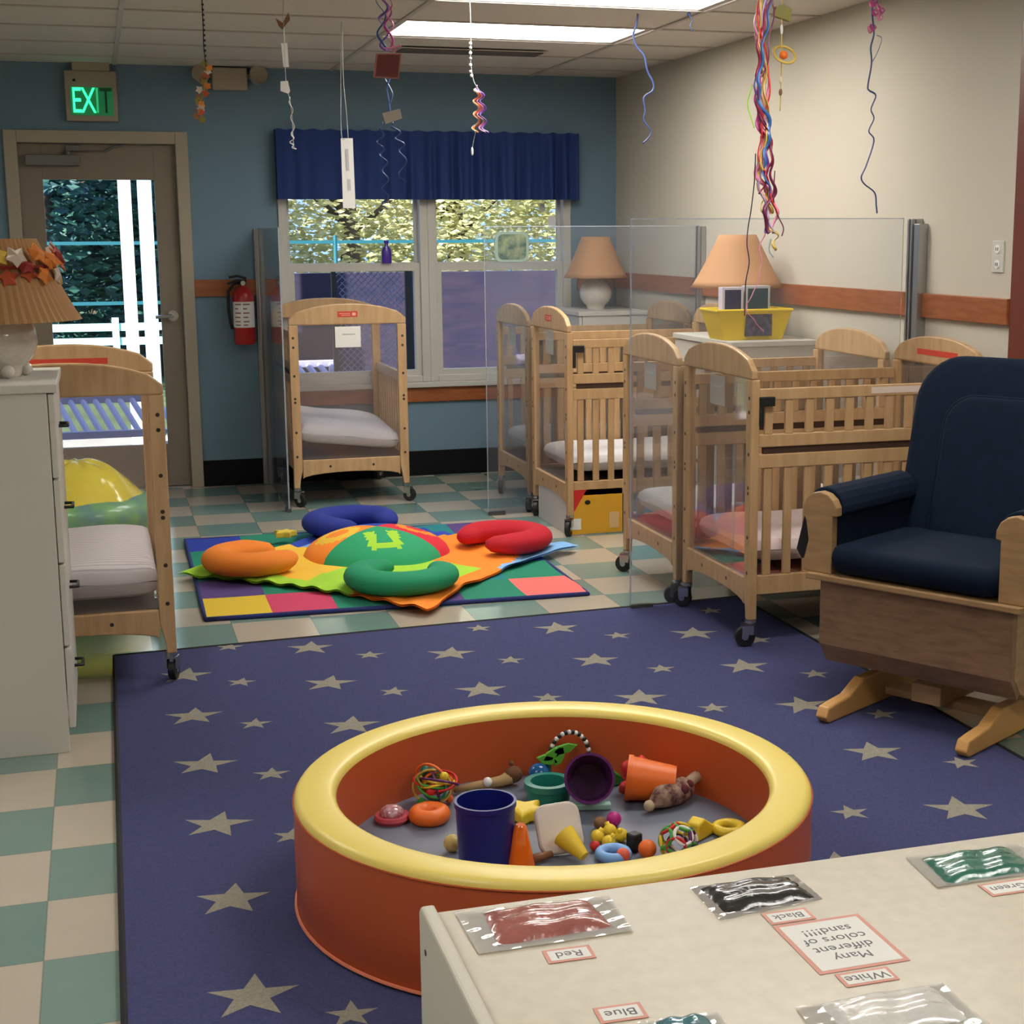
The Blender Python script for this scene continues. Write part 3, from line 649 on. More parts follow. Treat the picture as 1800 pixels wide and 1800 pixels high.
def small_box(name, label, cat, c, dims, m, group=None, rz=0, front=None):
    o = MB().box((-dims[0]/2, -dims[1]/2, 0), (dims[0]/2, dims[1]/2, dims[2])).build(name, m, bev=.002); o.location = c; o.rotation_euler = (0, 0, rz)
    if front:
        bx('front_panel', (-dims[0]/2+.012, -dims[1]/2-.0015, dims[2]*.35), (dims[0]/2-.012, -dims[1]/2-.0002, dims[2]-.012), front, o)
    return tag(o, label, cat, group)
DK = plain('dark navy screen', (.01, .012, .06), .2)
small_box('device_box', 'white box with dark blue front in the left of the yellow basket', 'box', (2.80, 6.60, 1.012), (.105, .05, .225), plain('pale violet box', (.60, .55, .66)), front=DK)
small_box('device_box', 'grey box with dark green front in the right of the yellow basket', 'box', (2.925, 6.60, 1.012), (.125, .05, .23), plain('grey box', (.45, .48, .5)), front=plain('dark teal screen', (.01, .05, .07), .2))

# printed box under the crib
t = thing('cardboard_box', 'yellow and red printed box on the floor under a crib', 'box', (2.33, 7.42, 0))
bx('carton', (-.155, -.27, 0), (.13, .27, .235), mat('white carton', (.55, .53, .52), .6), t, bev=.002)
bx('printed_panel', (-.150, -.272, .006), (.128, -.270, .230), mat('yellow print', (.72, .38, .02), .5), t)
MB().prism([(-.150, .10), (-.150, .229), (-.06, .229), (-.09, .18), (-.12, .13)], 'y', -.2735, -.272).build('red_corner', RED, t)
MB().prism([(-.055+.015*math.cos(a), .165+.012*math.sin(a)) for a in [2*PI*k/12 for k in range(12)]], 'y', -.2735, -.272).build('black_dot', BLACK, t)
bx('pale_patch', (-.145, -.2735, .03), (-.09, -.272, .085), WHT, t); bx('pale_patch', (.06, -.2735, .03), (.11, -.272, .11), plain('pale peach', (.75, .50, .25)), t)
t = small_box('storage_box', 'blue box with white marks beside the yellow printed box', 'box', (2.56, 7.42, 0), (.18, .5, .24), plain('box blue', (.03, .20, .42)))
bx('white_mark', (-.06, -.2515, .03), (-.03, -.2502, .06), WHT, t); bx('white_mark', (-.06, -.2515, .08), (-.02, -.2502, .10), WHT, t)

# ------------------------------------------------------------------ quilt mat, gym cloth, pillows
def pix_poly(): pass
QC = {'y': plain('quilt yellow', (.72, .50, .03), .9), 'p': plain('quilt pink', (.60, .05, .13), .9), 'v': plain('quilt violet', (.09, .05, .20), .9), 'g': plain('quilt green', (.01, .22, .13), .9), 'c': plain('quilt coral', (.85, .16, .14), .9),
      'b': plain('quilt blue', (.015, .04, .36), .9), 't': plain('quilt teal', (.01, .20, .22), .9), 'o': plain('quilt orange', (.85, .30, .03), .9)}
keys = list(QC); rows = ['ypgvgc', 'vgybtg', 'tcopyb', 'gvbcgo', 'bgtytv'.replace('t', 't')]
mb = MB(); nx, ny = 48, 40; vs = []; fs = []; mi = []
A, B, Cc, Dd = Vector((.333, 5.957)), Vector((1.878, 5.90)), Vector((1.90, 7.56)), Vector((.345, 7.60))
for j in range(ny+1):
    for i in range(nx+1):
        u, v = i/nx, j/ny; q = A*(1-u)*(1-v)+B*u*(1-v)+Cc*u*v+Dd*(1-u)*v; vs.append((q.x, q.y, .016+.003*math.sin(u*21)*math.sin(v*17)))
for j in range(ny):
    for i in range(nx):
        a = j*(nx+1)+i; fs.append((a, a+1, a+nx+2, a+nx+1)); mi.append(keys.index(rows[j//8][i//8]))
n0 = len(vs); vs += [(q[0], q[1], .0015) for q in vs[:]]
fs2 = [tuple(reversed([n0+k for k in f])) for f in fs]; mb.add(vs, fs+fs2, mi+mi)
q = mb.build('quilt_mat', [QC[k] for k in keys], smooth=True); tag(q, 'patchwork play quilt of coloured blocks lying flat on the tiles', 'play mat')
lp = [A, B, Cc, Dd]; MB().tube([(*(a+(b-a)*(k/10)), .009) for a, b in zip(lp, lp[1:]+lp[:1]) for k in range(10)], .010, 8, True).build('border', NAVYC, q, smooth=True)

GC = [plain('gym yellow', (.85, .52, .04), .9), plain('gym lime', (.36, .66, .04), .9), plain('gym orange', (.92, .26, .02), .9), plain('gym light blue', (.22, .48, .85), .9), plain('gym red', (.65, .02, .04), .9), plain('gym green', (.02, .33, .14), .9), plain('gym blue', (.02, .06, .40), .9)]
GCc = Vector((1.17, 6.78)); TL, TF, TR, TB = Vector((.262, 6.70)), Vector((1.164, 5.735)), Vector((2.10, 6.75)), Vector((1.22, 7.72))
mb = MB(); n = 72; vs = []; fs = []; mi = []
def inc(u, v): return TL*(1-u)*(1-v)+TF*u*(1-v)+TR*u*v+TB*(1-u)*v
for j in range(n+1):
    for i in range(n+1):
        u, v = i/n, j/n; q = inc(u, v)
        # wavy hems, pulled in between the tips
        e = min(u, 1-u, v, 1-v); pull = .10*math.sin(PI*(u if e in (v, 1-v) else v))*max(0, 1-e/.25)
        q = q+(GCc-q)*pull+Vector((math.sin(v*40), math.sin(u*40)))*.006*max(0, 1-e/.08)
        vs.append((q.x, q.y, .042+.006*math.sin(u*23+1)*math.sin(v*19)+.006*math.sin(u*61+v*13)*max(0, 1-e/.2)))
for j in range(n):
    for i in range(n):
        a = j*(n+1)+i; fs.append((a, a+1, a+n+2, a+n+1)); u, v = (i+.5)/n, (j+.5)/n; q = inc(u, v)-GCc; e = min(u, 1-u, v, 1-v)
        ang = math.degrees(math.atan2(q.y, q.x)) % 360
        if 135 < ang < 225: c = 0 if (u > .22 or v > .22) and q.length < .62 else 1
        elif 225 <= ang < 315: c = 1 if e > .10 and q.length < .80 else 2
        elif ang >= 315 or ang < 45: c = 2 if q.length < .66 else 3
        else: c = 3 if q.length < .5 else 6
        if 225 <= ang < 250 and e <= .1 and q.length > .55: c = 1
        if 190 < ang < 232 and e < .10: c = 1
        mi.append(c)
n0 = len(vs); vs += [(q[0], q[1], q[2]-.008) for q in vs[:]]
fs += [tuple(reversed([n0+k for k in f])) for f in fs]; mb.add(vs, fs, mi+mi)
gy = mb.build('play_gym_cloth', GC, smooth=True); tag(gy, 'bright four-cornered play cloth with a domed centre spread over the quilt', 'play mat')
# dome
mb = MB(); vs = []; fs = []; mi = []; nr, na = 26, 72; DR, DH = .335, .125; dc = Vector((1.165, 6.86))
for j in range(nr+1):
    for k in range(na):
        rr = DR*j/nr; a = 2*PI*k/na; vs.append((dc.x+rr*math.cos(a), dc.y+rr*math.sin(a), .040+DH*math.sqrt(max(0, 1-(j/nr)**2))**1.2))
for j in range(nr):
    for k in range(na):
        fs.append((j*na+k, j*na+(k+1) % na, (j+1)*na+(k+1) % na, (j+1)*na+k)); rr = DR*(j+.5)/nr; a = math.degrees(2*PI*(k+.5)/na) % 360; x, y = rr*math.cos(math.radians(a)), rr*math.sin(math.radians(a))
        if 215 <= a < 318:
            c = 5; px, py = x-.0, y+.175
            if abs(px) < .075 and abs(py) < .085 and not (abs(px-.0) < .028 and py > -.045): c = 1
        elif 130 < a < 215:
            c = 2; d = math.hypot(x+.18, y+.0); c = 0 if .05 < d < .10 else 2
        elif a >= 318 or a < 50:
            c = 4; d = math.hypot(x-.19, y-.02); c = 2 if .05 < d < .095 else 4
        else: c = 6
        mi.append(c)
mb.add(vs, fs, mi); mb.build('padded_dome', GC, gy, smooth=True)
def boppy(label, c, R, r, open_ang, m, z=.045, tilt=0):
    pts = []; rad = []; n = 30; gap = math.radians(30)
    for k in range(n+1):
        a = open_ang+gap+(2*PI-2*gap)*k/n; pts.append((R*math.cos(a), R*math.sin(a), r*.78)); s = min(k, n-k)/n; rad.append(r*min(1, (.35+4.2*s)**.5) if s < .155 else r)
    rad[0] = r*.35; rad[-1] = r*.35
    mb = MB().tube(pts, rad, 18); mb.v = [(x, y, r*.72+(zz-r*.78)*.72) for x, y, zz in mb.v]
    o = mb.build('nursing_pillow', m, smooth=True); o.location = (c[0], c[1], z); 
    return tag(o, label, 'pillow', 'curved nursing pillows')
boppy('orange C-shaped pillow at the left of the play cloth', (.585, 6.66), .150, .072, math.radians(20), plain('pillow orange', (.80, .22, .02), .85))
boppy('green C-shaped pillow at the front of the play cloth', (1.14, 6.13), .172, .068, math.radians(62), plain('pillow green', (.01, .27, .12), .85))
boppy('red C-shaped pillow at the right of the play cloth', (1.735, 6.76), .165, .070, math.radians(200), plain('pillow red', (.50, .006, .02), .85))
boppy('dark blue C-shaped pillow at the back of the play cloth', (1.13, 7.38), .170, .072, math.radians(-60), plain('pillow blue', (.015, .03, .25), .85))
o = MB().prism([(.06*(1 if k % 2 == 0 else .55)*math.cos(k*PI/5), .06*(1 if k % 2 == 0 else .55)*math.sin(k*PI/5)) for k in range(10)], 'z', 0, .03).build('plush_star', plain('soft yellow', (.70, .52, .06), .9), bev=.006); o.location = (.80, 7.33, .050); tag(o, 'small yellow plush star between the orange and blue pillows', 'toy')

# inflatable behind the left crib
t = thing('play_saucer', 'yellow topped inflatable with a printed green band behind the left crib', 'inflatable toy', (-.13, 7.1, 0))
rows_ = [(0.02, .50), (.10, .495), (.17, .455), (.25, .37), (.315, .30)]; n = 40
mb = MB()
for j, (r, z) in enumerate(rows_):
    for k in range(n): a = 2*PI*k/n; rr = r*(1+.02*math.sin(a*9+j)); mb.v.append((rr*math.cos(a), rr*math.sin(a), z+.012*math.sin(a*7+j*2)*(j > 0)))
for j in range(len(rows_)-1):
    for k in range(n): mb.f.append((j*n+k, j*n+(k+1) % n, (j+1)*n+(k+1) % n, (j+1)*n+k)); mb.m.append(0)
mb.f.append(tuple(range(n))); mb.m.append(0)
mb.build('yellow_cover', mat('shiny yellow film', (.78, .66, .02), .18, bump=1.0, bscale=9, coat=.6), t, smooth=True, sub=1)
MB().tube([(.26*math.cos(a), .26*math.sin(a), .27) for a in [2*PI*k/40 for k in range(40)]], .075, 14, True).build('green_band', mat('green vinyl print', (.16, .50, .08), .3, noise=1, nscale=9, c2=(.05, .22, .30), coat=.3), t, smooth=True)
for z in (.060, .165): MB().tube([(.26*math.cos(a), .26*math.sin(a), z) for a in [2*PI*k/40 for k in range(40)]], .060, 12, True).build('lower_ring', mat('light green vinyl', (.15, .42, .06), .3), t, smooth=True)

# ------------------------------------------------------------------ rocking chair
ux, vx = Vector((.505, -.863, 0)), Vector((-.863, -.505, 0))     # chair's width axis, facing direction
fc = Vector((2.188, 3.858, 0))+ux*(-.005)-vx*.07
ry = math.atan2(vx.y, vx.x)+PI/2      # local -y faces forward
t = thing('rocking_chair', 'wooden glider rocking chair with navy cushions on the blue rug', 'rocking chair', (fc.x, fc.y, 0.01), ry)
WA = .645; h = WA/2; D0 = .52
AP0, AP1, SEAT = .215, .425, .425
for s in (-1, 1):
    rail = [(-.115, .02), (-.095, .0), (.50, .0), (.52, .02), (.50, .045), (.36, .06), (.30, .10), (.10, .10), (.02, .062), (-.06, .055), (-.10, .05)]
    o = MB().prism(rail, 'x', s*.235-.02, s*.235+.02).build('base_rail', mat('amber birch', (.62, .34, .11), .4), t, bev=.006)
o = MB(); o.box((-.19, .18, .035), (.19, .26, .06)).box((-.05, .10, .06), (.05, .40, .12)); o.build('base_stretcher', WOODR, t, bev=.003)
# apron box: front board with bevelled underside, side boards
a = MB(); a.prism([(0, AP0), (.0, AP1-.004), (.022, AP1-.004), (.022, AP0), (.06, .165), (.045, .15)], 'x', -h, h); a.build('front_apron', APRON, t, bev=.003)
for s in (-1, 1):
    x0, x1 = sorted((s*h, s*(h-.024)))
    a = MB().prism([(.023, AP1-.004), (.50, AP1-.004), (.50, .24), (.40, .12), (.14, .12), (.062, .165), (.023, AP0)], 'x', x0, x1); a.build('side_board', WOODR, t, bev=.003)
bx('seat_deck', (-h-.035, -.03, AP1-.004), (h+.035, .50, AP1+.016), WOODR, t, bev=.004)
# arms: shaped front post with a rolled top, navy pad over
def armprof():
    p = [(-.055, .441), (.045, .441), (.045, .62)]
    for k in range(9): ang = math.radians(-10+200*k/8); p.append((.0+.062*math.cos(ang), .632+.062*math.sin(ang)))
    p += [(-.050, .60), (-.040, .54), (-.055, .48)]; return p
for s in (-1, 1):
    o = MB().prism([(s*(h+.0)+x*(-s), z) for x, z in armprof()], 'y', -.012, .020).build('arm_post', WOODR, t, bev=.004)
    ap = MB(); pad = []
    prof = [(.052, .45), (.052, .62)]+[(.070*math.cos(math.radians(-5+190*k/10)), .634+.070*math.sin(math.radians(-5+190*k/10))) for k in range(11)]+[(-.066, .56), (-.074, .49), (-.06, .49), (-.052, .56), (-.03, .62), (.02, .64), (.036, .45)]
    ap.prism([(s*h-x*s, z) for x, z in prof], 'y', .021, .47); ap.build('arm_pad', NAVY, t, bev=.006)
# back frame and cushions
def backprof(w, z0, z1, rr):
    p = [(-w, z0), (w, z0)]
    for k in range(9): ang = math.radians(90*k/8); p.append((w-rr+rr*math.cos(ang), z1-rr+rr*math.sin(ang)))
    for k in range(9): ang = math.radians(90+90*k/8); p.append((-w+rr+rr*math.cos(ang), z1-rr+rr*math.sin(ang)))
    return p
bk = bpy.data.objects.new('backrest', None); COL.objects.link(bk); bk.parent = t; bk.location = (0, .44, .42); bk.rotation_euler = (-.24, 0, 0)
MB().prism(backprof(.30, 0, .655, .13), 'y', .05, .07).build('back_frame', WOODR, bk, bev=.004)
def cushion(prof, y0, y1, name, par, puff=.02, m=NAVY):
    # pillow-like prism: inset rings towards the centre
    cx_ = sum(p[0] for p in prof)/len(prof); cz_ = sum(p[1] for p in prof)/len(prof); mb = MB(); n = len(prof); vs = []; ym = (y0+y1)/2; hh = (y1-y0)/2
    rings = [(1-.0, 0)]+[(1-.10*(1-math.cos(a)), math.sin(a)) for a in [PI/8, PI/4, 3*PI/8, PI/2]]+[(.72, 1.08), (.45, 1.14), (.12, 1.16)]
    for sgn in (-1, 1):
        for sc, dd in rings: vs += [(cx_+(x-cx_)*sc, ym+sgn*hh*dd, cz_+(z-cz_)*sc) for x, z in prof]
    nr = len(rings); fs = []
    for q in (0, 1):
        for j in range(nr-1):
            for k in range(n): b0 = q*nr*n; fs.append((b0+j*n+k, b0+j*n+(k+1) % n, b0+(j+1)*n+(k+1) % n, b0+(j+1)*n+k))
        fs.append(tuple(q*nr*n+(nr-1)*n+k for k in range(n)))
    mb.add(vs, fs); bm = mb.build(name, m, par, smooth=True)
    me = bm.data; b_ = bmesh.new(); b_.from_mesh(me); bmesh.ops.remove_doubles(b_, verts=b_.verts, dist=1e-5); b_.to_mesh(me); b_.free(); return bm
cushion(backprof(.325, .02, .675, .16), -.045, .048, 'back_cushion', bk)
cushion(backprof(.185, .05, .54, .10), -.075, -.035, 'center_pad', bk)
MB().tube([(x, -.062, z) for x, z in backprof(.185, .05, .54, .10)], .006, 6, True).build('seam_piping', NAVY, bk, smooth=True)
# seat cushion
sc = cushion([(x, z) for x, z in [(-.26, -.03), (.26, -.03), (.285, 0), (.285, .40), (.26, .43), (-.26, .43), (-.285, .40), (-.285, 0)]], 0, .085, 'seat_cushion', t)
sc.rotation_euler = (PI/2, 0, 0); sc.location = (0, -.035+.0, .442+.085+.0); sc.rotation_euler = (PI/2, 0, 0)
sc.data.transform(Matrix.Diagonal((1, -1, 1, 1))); sc.data.flip_normals()
sc.location = (0, .0, .443); sc.data.transform(Matrix(((1, 0, 0, 0), (0, 0, 1, 0), (0, 1, 0, 0), (0, 0, 0, 1)))); sc.rotation_euler = (0, 0, 0)
zs_ = [v.co.z for v in sc.data.vertices]; dz = -min(zs_)
for v in sc.data.vertices: v.co.z += dz
tie = MB().prism([(0, .50), (.03, .62), (.05, .62), (.045, .50), (.02, .47)], 'y', .015, .03); tie.v = [(x-h-.10, y, z) for x, y, z in tie.v]; tie.build('cushion_tie', BLACK, t)

# ------------------------------------------------------------------ round play pit
pc = Vector((.925, 3.17, .0095)); PR, PIN, PH = .580, .487, .262
t = thing('play_pit', 'round orange and yellow padded play pit on the star rug', 'play pit', pc)
PYEL = mat('yellow vinyl', (.88, .70, .17), .35, bump=.06, bscale=8); POR = mat('orange vinyl', (.56, .105, .028), .38, bump=.05, bscale=8); PGR = mat('grey vinyl', (.16, .18, .24), .5)
rd = .018
tp = [(PR, PH-rd)]+[(PR-rd+rd*math.cos(math.radians(q)), PH-rd+rd*math.sin(math.radians(q))) for q in range(10, 91, 10)]+[(PR-rd-.004, PH+.0005), (PR-(PR-PIN)/2, PH+.002), (PIN+rd+.004, PH+.0005)]+[(PIN+rd-rd*math.sin(math.radians(q)), PH-rd+rd*math.cos(math.radians(q))) for q in range(0, 91, 15)]
MB().lathe(tp, 96, cap=False).build('rim', PYEL, t, smooth=True)
MB().lathe([(PR-.004, 0), (PR, .006), (PR+.002, PH*.5), (PR, PH-rd)], 96, cap=False).build('outer_wall', POR, t, smooth=True)
MB().lathe([(PIN, PH-rd), (PIN, .08)], 96, cap=False).build('inner_wall', POR, t, smooth=True)
MB().lathe([(.001, .088), (PIN, .088), (PIN, .0), (.001, .0)], 96, cap=False).build('floor_mat', PGR, t)
MB().tube([((PR+.003)*math.cos(a), (PR+.003)*math.sin(a), .008) for a in [2*PI*k/96 for k in range(96)]], .004, 6, True).build('seam_piping', mat('salmon piping', (.75, .22, .12), .5), t)
MB().tube([((PR+.0015)*math.cos(a), (PR+.0015)*math.sin(a), PH-rd) for a in [2*PI*k/96 for k in range(96)]], .002, 6, True).build('seam_piping', POR, t)
FZ = .0095+.0885
def P(x, y, z=0, mr=.425):
    q = F(x, y, FZ+z); d = Vector((q.x-pc.x, q.y-pc.y)); r = d.length      # keep every toy inside the padded wall
    if r > mr: q.x, q.y = pc.x+d.x*mr/r, pc.y+d.y*mr/r
    return q
def toy(name, label, mb, m, loc, rot=(0, 0, 0), smooth='auto', group='toys in the round pit', **k):
    o = mb.build(name, m, smooth=smooth, **k); o.location = loc; o.rotation_euler = rot; return tag(o, label, 'toy', group)
def toyT(name, label, loc, rz=0): return thing(name, label, 'toy', loc, rz, 'toys in the round pit')
def cupmb(r0, r1, h, th=.003, lip=.003): return MB().lathe([(.001, 0), (r0, 0), (r1-.0, h-.012), (r1+lip, h-.012), (r1+lip, h), (r1-th, h), (r0-th, th), (.001, th)], 40)
q = F(853, 1412, .245); toy('toy_cup', 'tall dark blue cup standing upright, largest of the cups', cupmb(.060, .066, .155), BLU, (q.x, q.y, FZ))
# purple cup leaning with its mouth to the camera
R1 = Matrix.Rotation(math.radians(62), 4, 'X'); q = P(1045, 1400, .03, .36); o = toy('toy_cup', 'purple cup tipped over with its open mouth facing the camera', cupmb(.045, .058, .125), PUR, (q.x-.000, q.y+.05, FZ+.050), (math.radians(66), 0, math.radians(-16)))
q = P(1120, 1395, .05, .35); o = toy('toy_cup', 'orange cup lying on its side behind the purple one', cupmb(.043, .054, .12), ORG, (q.x+.115, q.y+.045, FZ+.0465), (math.radians(-84), 0, math.radians(68)))
q = P(968, 1412, .0, .38)
toy('toy_cup', 'teal ring cup with a notched lip beside the purple cup', MB().lathe([(.001, 0), (.052, 0), (.056, .035), (.060, .037), (.060, .052), (.044, .052), (.042, .006), (.001, .006)], 40), TEA, (q.x, q.y+.02, FZ))
def torus(R, r, n=28, k=12): return MB().tube([(R*math.cos(a), R*math.sin(a), r) for a in [2*PI*i/n for i in range(n)]], r, k, True)
q = P(755, 1434, .015); toy('ring_toy', 'orange donut ring lying flat on the pit floor', torus(.031, .0195), ORG, (q.x, q.y, FZ), smooth=True)
q = P(673, 1434, .01); t = toyT('rattle_disc', 'pink disc rattle with a clear sparkly dome at the left', (q.x, q.y, FZ))
MB().lathe([(.001, 0), (.036, 0), (.043, .010), (.040, .018), (.001, .018)], 32).build('disc', plain('dusty pink', (.50, .07, .10)), t, smooth='auto'); MB().lathe([(.030, .018), (.026, .032), (.014, .040), (.001, .042)], 24).build('dome', mat('sparkle dome', (.62, .50, .52), .1, noise=.8, nscale=90, c2=(.45, .12, .16), coat=1), t, smooth=True)
# tangle of coloured loops
q = P(720, 1400, .0, .40); t = toyT('loop_ball', 'tangled ball of thin coloured loops against the left wall of the pit', (q.x, q.y, FZ))
rg = random.Random(3); lc_ = [YEL, ORG, GRN, PUR, OLIVE, RED, GOLD, TEA]
for k in range(14):
    R = .038+.012*rg.random(); T = Matrix.Translation((.02*(rg.random()-.5), .02*(rg.random()-.5), .058+.02*(rg.random()-.5))) @ Matrix.Rotation(rg.random()*6, 4, 'Z') @ Matrix.Rotation(rg.random()*3, 4, 'X')
    MB().tube([T @ Vector((R*math.cos(a), R*math.sin(a)*.85, 0)) for a in [2*PI*i/24 for i in range(24)]], .0033, 6, True).build('loop', lc_[k % 8], t, smooth=True)
for k in range(6):
    a = k*1.05; m_ = MB(); m_.ball((.035*math.cos(a), .035*math.sin(a), .014+.035*(k % 3)), .011, 8); m_.build('bead', lc_[(k*3+1) % 8], t, smooth=True)
# wooden stick animal
q = P(848, 1390, .0); t = toyT('stick_animal', 'long tan plush animal lying behind the dark blue cup', (q.x, q.y, FZ), .12)
MB().tube([(-.075, 0, .014), (-.02, 0, .016), (.05, 0, .018), (.075, 0, .024)], [.008, .010, .014, .018], 12).build('body', mat('tan plush', (.42, .28, .13), .9), t, smooth=True)
m_ = MB(); m_.ball((.085, 0, .030), .024, 10, (1, .8, .9)); m_.ball((.085, .014, .055), .007, 8); m_.build('head', mat('brown plush', (.16, .07, .03), .9), t, smooth=True)
m_ = MB(); m_.ball((.01, -.012, .026), .012, 8); m_.build('tag', WHT, t, smooth=True)
# activity arch: green leaves, blue ball, beaded arc
q = P(985, 1372, 0, .42); t = toyT('activity_arch', 'toy with black and white beaded arc, green leaves and blue ball', (q.x, q.y, FZ))
for k in range(19):
    a = PI*k/18; c = (.025+.052*math.cos(a), .0, .072+.062*math.sin(a)); m_ = MB(); m_.ball(c, .0062, 8); m_.build('bead', WHT if k % 2 else BLACK, t, smooth=True)
for (x, z, a, l) in ((-.02, .085, .5, .05), (-.035, .07, -.3, .045), (.01, .095, .2, .05), (-.005, .075, 1.1, .04)):
    T = Matrix.Translation((x, -.01, z)) @ Matrix.Rotation(-a, 4, 'Y'); m_ = MB(); m_.prism([(-l*.7, 0), (-l*.3, .012), (l*.2, .012), (l*.7, 0), (l*.2, -.012), (-l*.3, -.012)], 'y', -.004, .004); m_.v = [tuple(T @ Vector(v)) for v in m_.v]; m_.build('leaf', plain('leaf green', (.12, .45, .04)), t, bev=.002)
m_ = MB(); m_.ball((-.062, -.02, .040), .027, 14); m_.build('ball', plain('ball blue', (.01, .10, .30), .2), t, smooth=True)
m_ = MB(); m_.tube([(-.03, 0, .015), (-.03, .01, .075), (0, .01, .09)], .009); m_.tube([(.08, 0, .012), (.078, 0, .075)], .006); m_.tube([(-.04, 0, .012), (.09, 0, .012)], .012); m_.build('stand', TEA, t, smooth=True)
# red toys behind the orange cup
q = P(1165, 1345, .03)
m_ = MB(); [m_.ball((.045*math.cos(a), .02*math.sin(a), .03+.035*math.sin(a*2.0)), .022, 8) for a in [0, 1.3, 2.4, 3.6, 5.0]]
m_.tube([(-.05, 0, .03), (0, 0, .075), (.05, .01, .03)], .010); toy('rattle', 'knobbly bright red toy behind the orange cup', m_, RED, (q.x-.0, q.y, FZ+.01), (0, 0, .2), smooth=True)
q = P(1200, 1378, .01); m_ = MB(); [m_.ball((.03*math.cos(k*2.1), .03*math.sin(k*2.1), .014), .014, 8) for k in range(3)]; m_.ball((0, 0, .02), .018, 8); toy('rattle', 'small red knobbed toy right of the orange cup', m_, RED, (q.x+.01, q.y, FZ), smooth=True)
q = P(1090, 1345, .03); m_ = MB().prism([(-.025, 0), (.02, 0), (.03, .02), (0, .045), (-.025, .03)], 'y', -.01, .01); toy('block', 'small green piece between the purple and orange cups', m_, GRN, (q.x, q.y, FZ+.0), (0, 0, .3), bev=.004)
# brown patterned plush
q = P(1190, 1420, .0); t = toyT('plush_bone', 'brown patterned soft toy with a pale tail at the right', (q.x, q.y+.02, FZ), .42)
PL = mat('patterned plush', (.40, .28, .20), .9, noise=1, nscale=55, c2=(.10, .03, .035))
m_ = MB(); m_.tube([(-.08, 0, .022), (-.045, 0, .032), (0, .0, .032), (.035, .0, .034), (.06, 0, .03)], [.010, .028, .032, .030, .012], 12); m_.build('body', PL, t, smooth=True)
m_ = MB(); m_.tube([(.05, 0, .045), (.085, .01, .05), (.125, .015, .035), (.145, .01, .03)], [.014, .014, .012, .006], 10); m_.build('tail', mat('cream plush', (.50, .38, .26), .9), t, smooth=True); m_ = MB(); m_.ball((-.085, 0, .02), .014, 8); m_.build('paw', MATS['cream plush'], t, smooth=True)
m_ = MB(); m_.ball((.01, -.024, .045), .013, 8); m_.ball((.035, -.018, .05), .011, 8); m_.build('spots', plain('maroon plush', (.12, .02, .03), .9), t, smooth=True)
# yellow star toys, white plate with cone, orange cone
q = P(925, 1445, .0)
m_ = MB().prism([(.062*(1 if k % 2 == 0 else .5)*math.cos(k*PI/5+.6), .062*(1 if k % 2 == 0 else .5)*math.sin(k*PI/5+.6)) for k in range(10)], 'z', 0, .035); toy('shape_block', 'thick yellow star behind the orange cone', m_, YEL, (q.x, q.y+.02, FZ), bev=.008)
o = MB().lathe([(.034, 0), (.030, .02), (.014, .10), (.010, .105), (.001, .105)], 24); q = P(917, 1500, .0); q2 = P(915, 1490, .05); toy('stacking_cone', 'glossy orange cone standing beside the dark blue cup', o, mat('glossy orange', (.85, .16, .01), .12, coat=1), (q2.x, q2.y, FZ))
q2 = P(1000, 1480, .05); t = toyT('ring_stacker', 'white square plate leaning with a yellow cone sticking out', (q2.x, q2.y+.045, FZ), -.05)
o = MB().prism(rrect(.105, .115, .028), 'y', -.008, .008).build('base_plate', plain('warm white plastic', (.68, .62, .55), .4), t, bev=.006); o.rotation_euler = (-.5, -.06, 0); o.location = (0, .0, .004)
c = MB(); c.tube([(0, -.008, .052), (.034, -.060, .018)], [.028, .012], 20); c.build('cone_post', YEL, t, smooth='auto')
# beads, blocks and balls at the front
def ballt(label, x, y, r, m, name='ball', z=0):
    q = P(x, y, r+z); return toy(name, label, MB().ball((0, 0, r), r, 12), m, (q.x, q.y, FZ+z), smooth=True)
ballt('magenta bead at the back of the bead cluster', 1079, 1440, .018, plain('magenta', (.45, .01, .22)), 'bead'); ballt('brown bead beside the magenta bead', 1055, 1447, .016, BROWN, 'bead')
for i, (x, y, l) in enumerate(((1050, 1470, 'yellow snap bead at the left of the yellow cluster'), (1072, 1460, 'yellow snap bead at the back of the yellow cluster'), (1092, 1468, 'yellow snap bead at the right of the yellow cluster'), (1070, 1480, 'yellow snap bead at the front of the yellow cluster'))):
    q = P(x, y, .016); m_ = MB(); m_.ball((0, 0, .016), .016, 10); m_.tube([(0, 0, .016), (.012*math.cos(i*2), .012*math.sin(i*2), .034)], [.008, .006]); toy('snap_bead', l, m_, YEL, (q.x, q.y, FZ), smooth=True)
q = P(1078, 1500, .012); toy('ring_toy', 'light blue ring at the front of the pit', torus(.030, .012), SKY, (q.x, q.y, FZ), smooth=True)
ballt('small red-orange ball at the front edge inside the pit', 1095, 1503, .016, plain('coral plastic', (.75, .12, .06))); ballt('orange ball right of the black block', 1138, 1492, .021, ORG); ballt('red bead behind the white plate', 1046, 1487, .012, RED, 'bead')
q = P(1115, 1480, .02); toy('block', 'black block between the yellow beads and the orange ball', MB().box((-.014, -.014, 0), (.014, .014, .042)), BLACK, (q.x, q.y, FZ), (0, 0, .4), bev=.004)
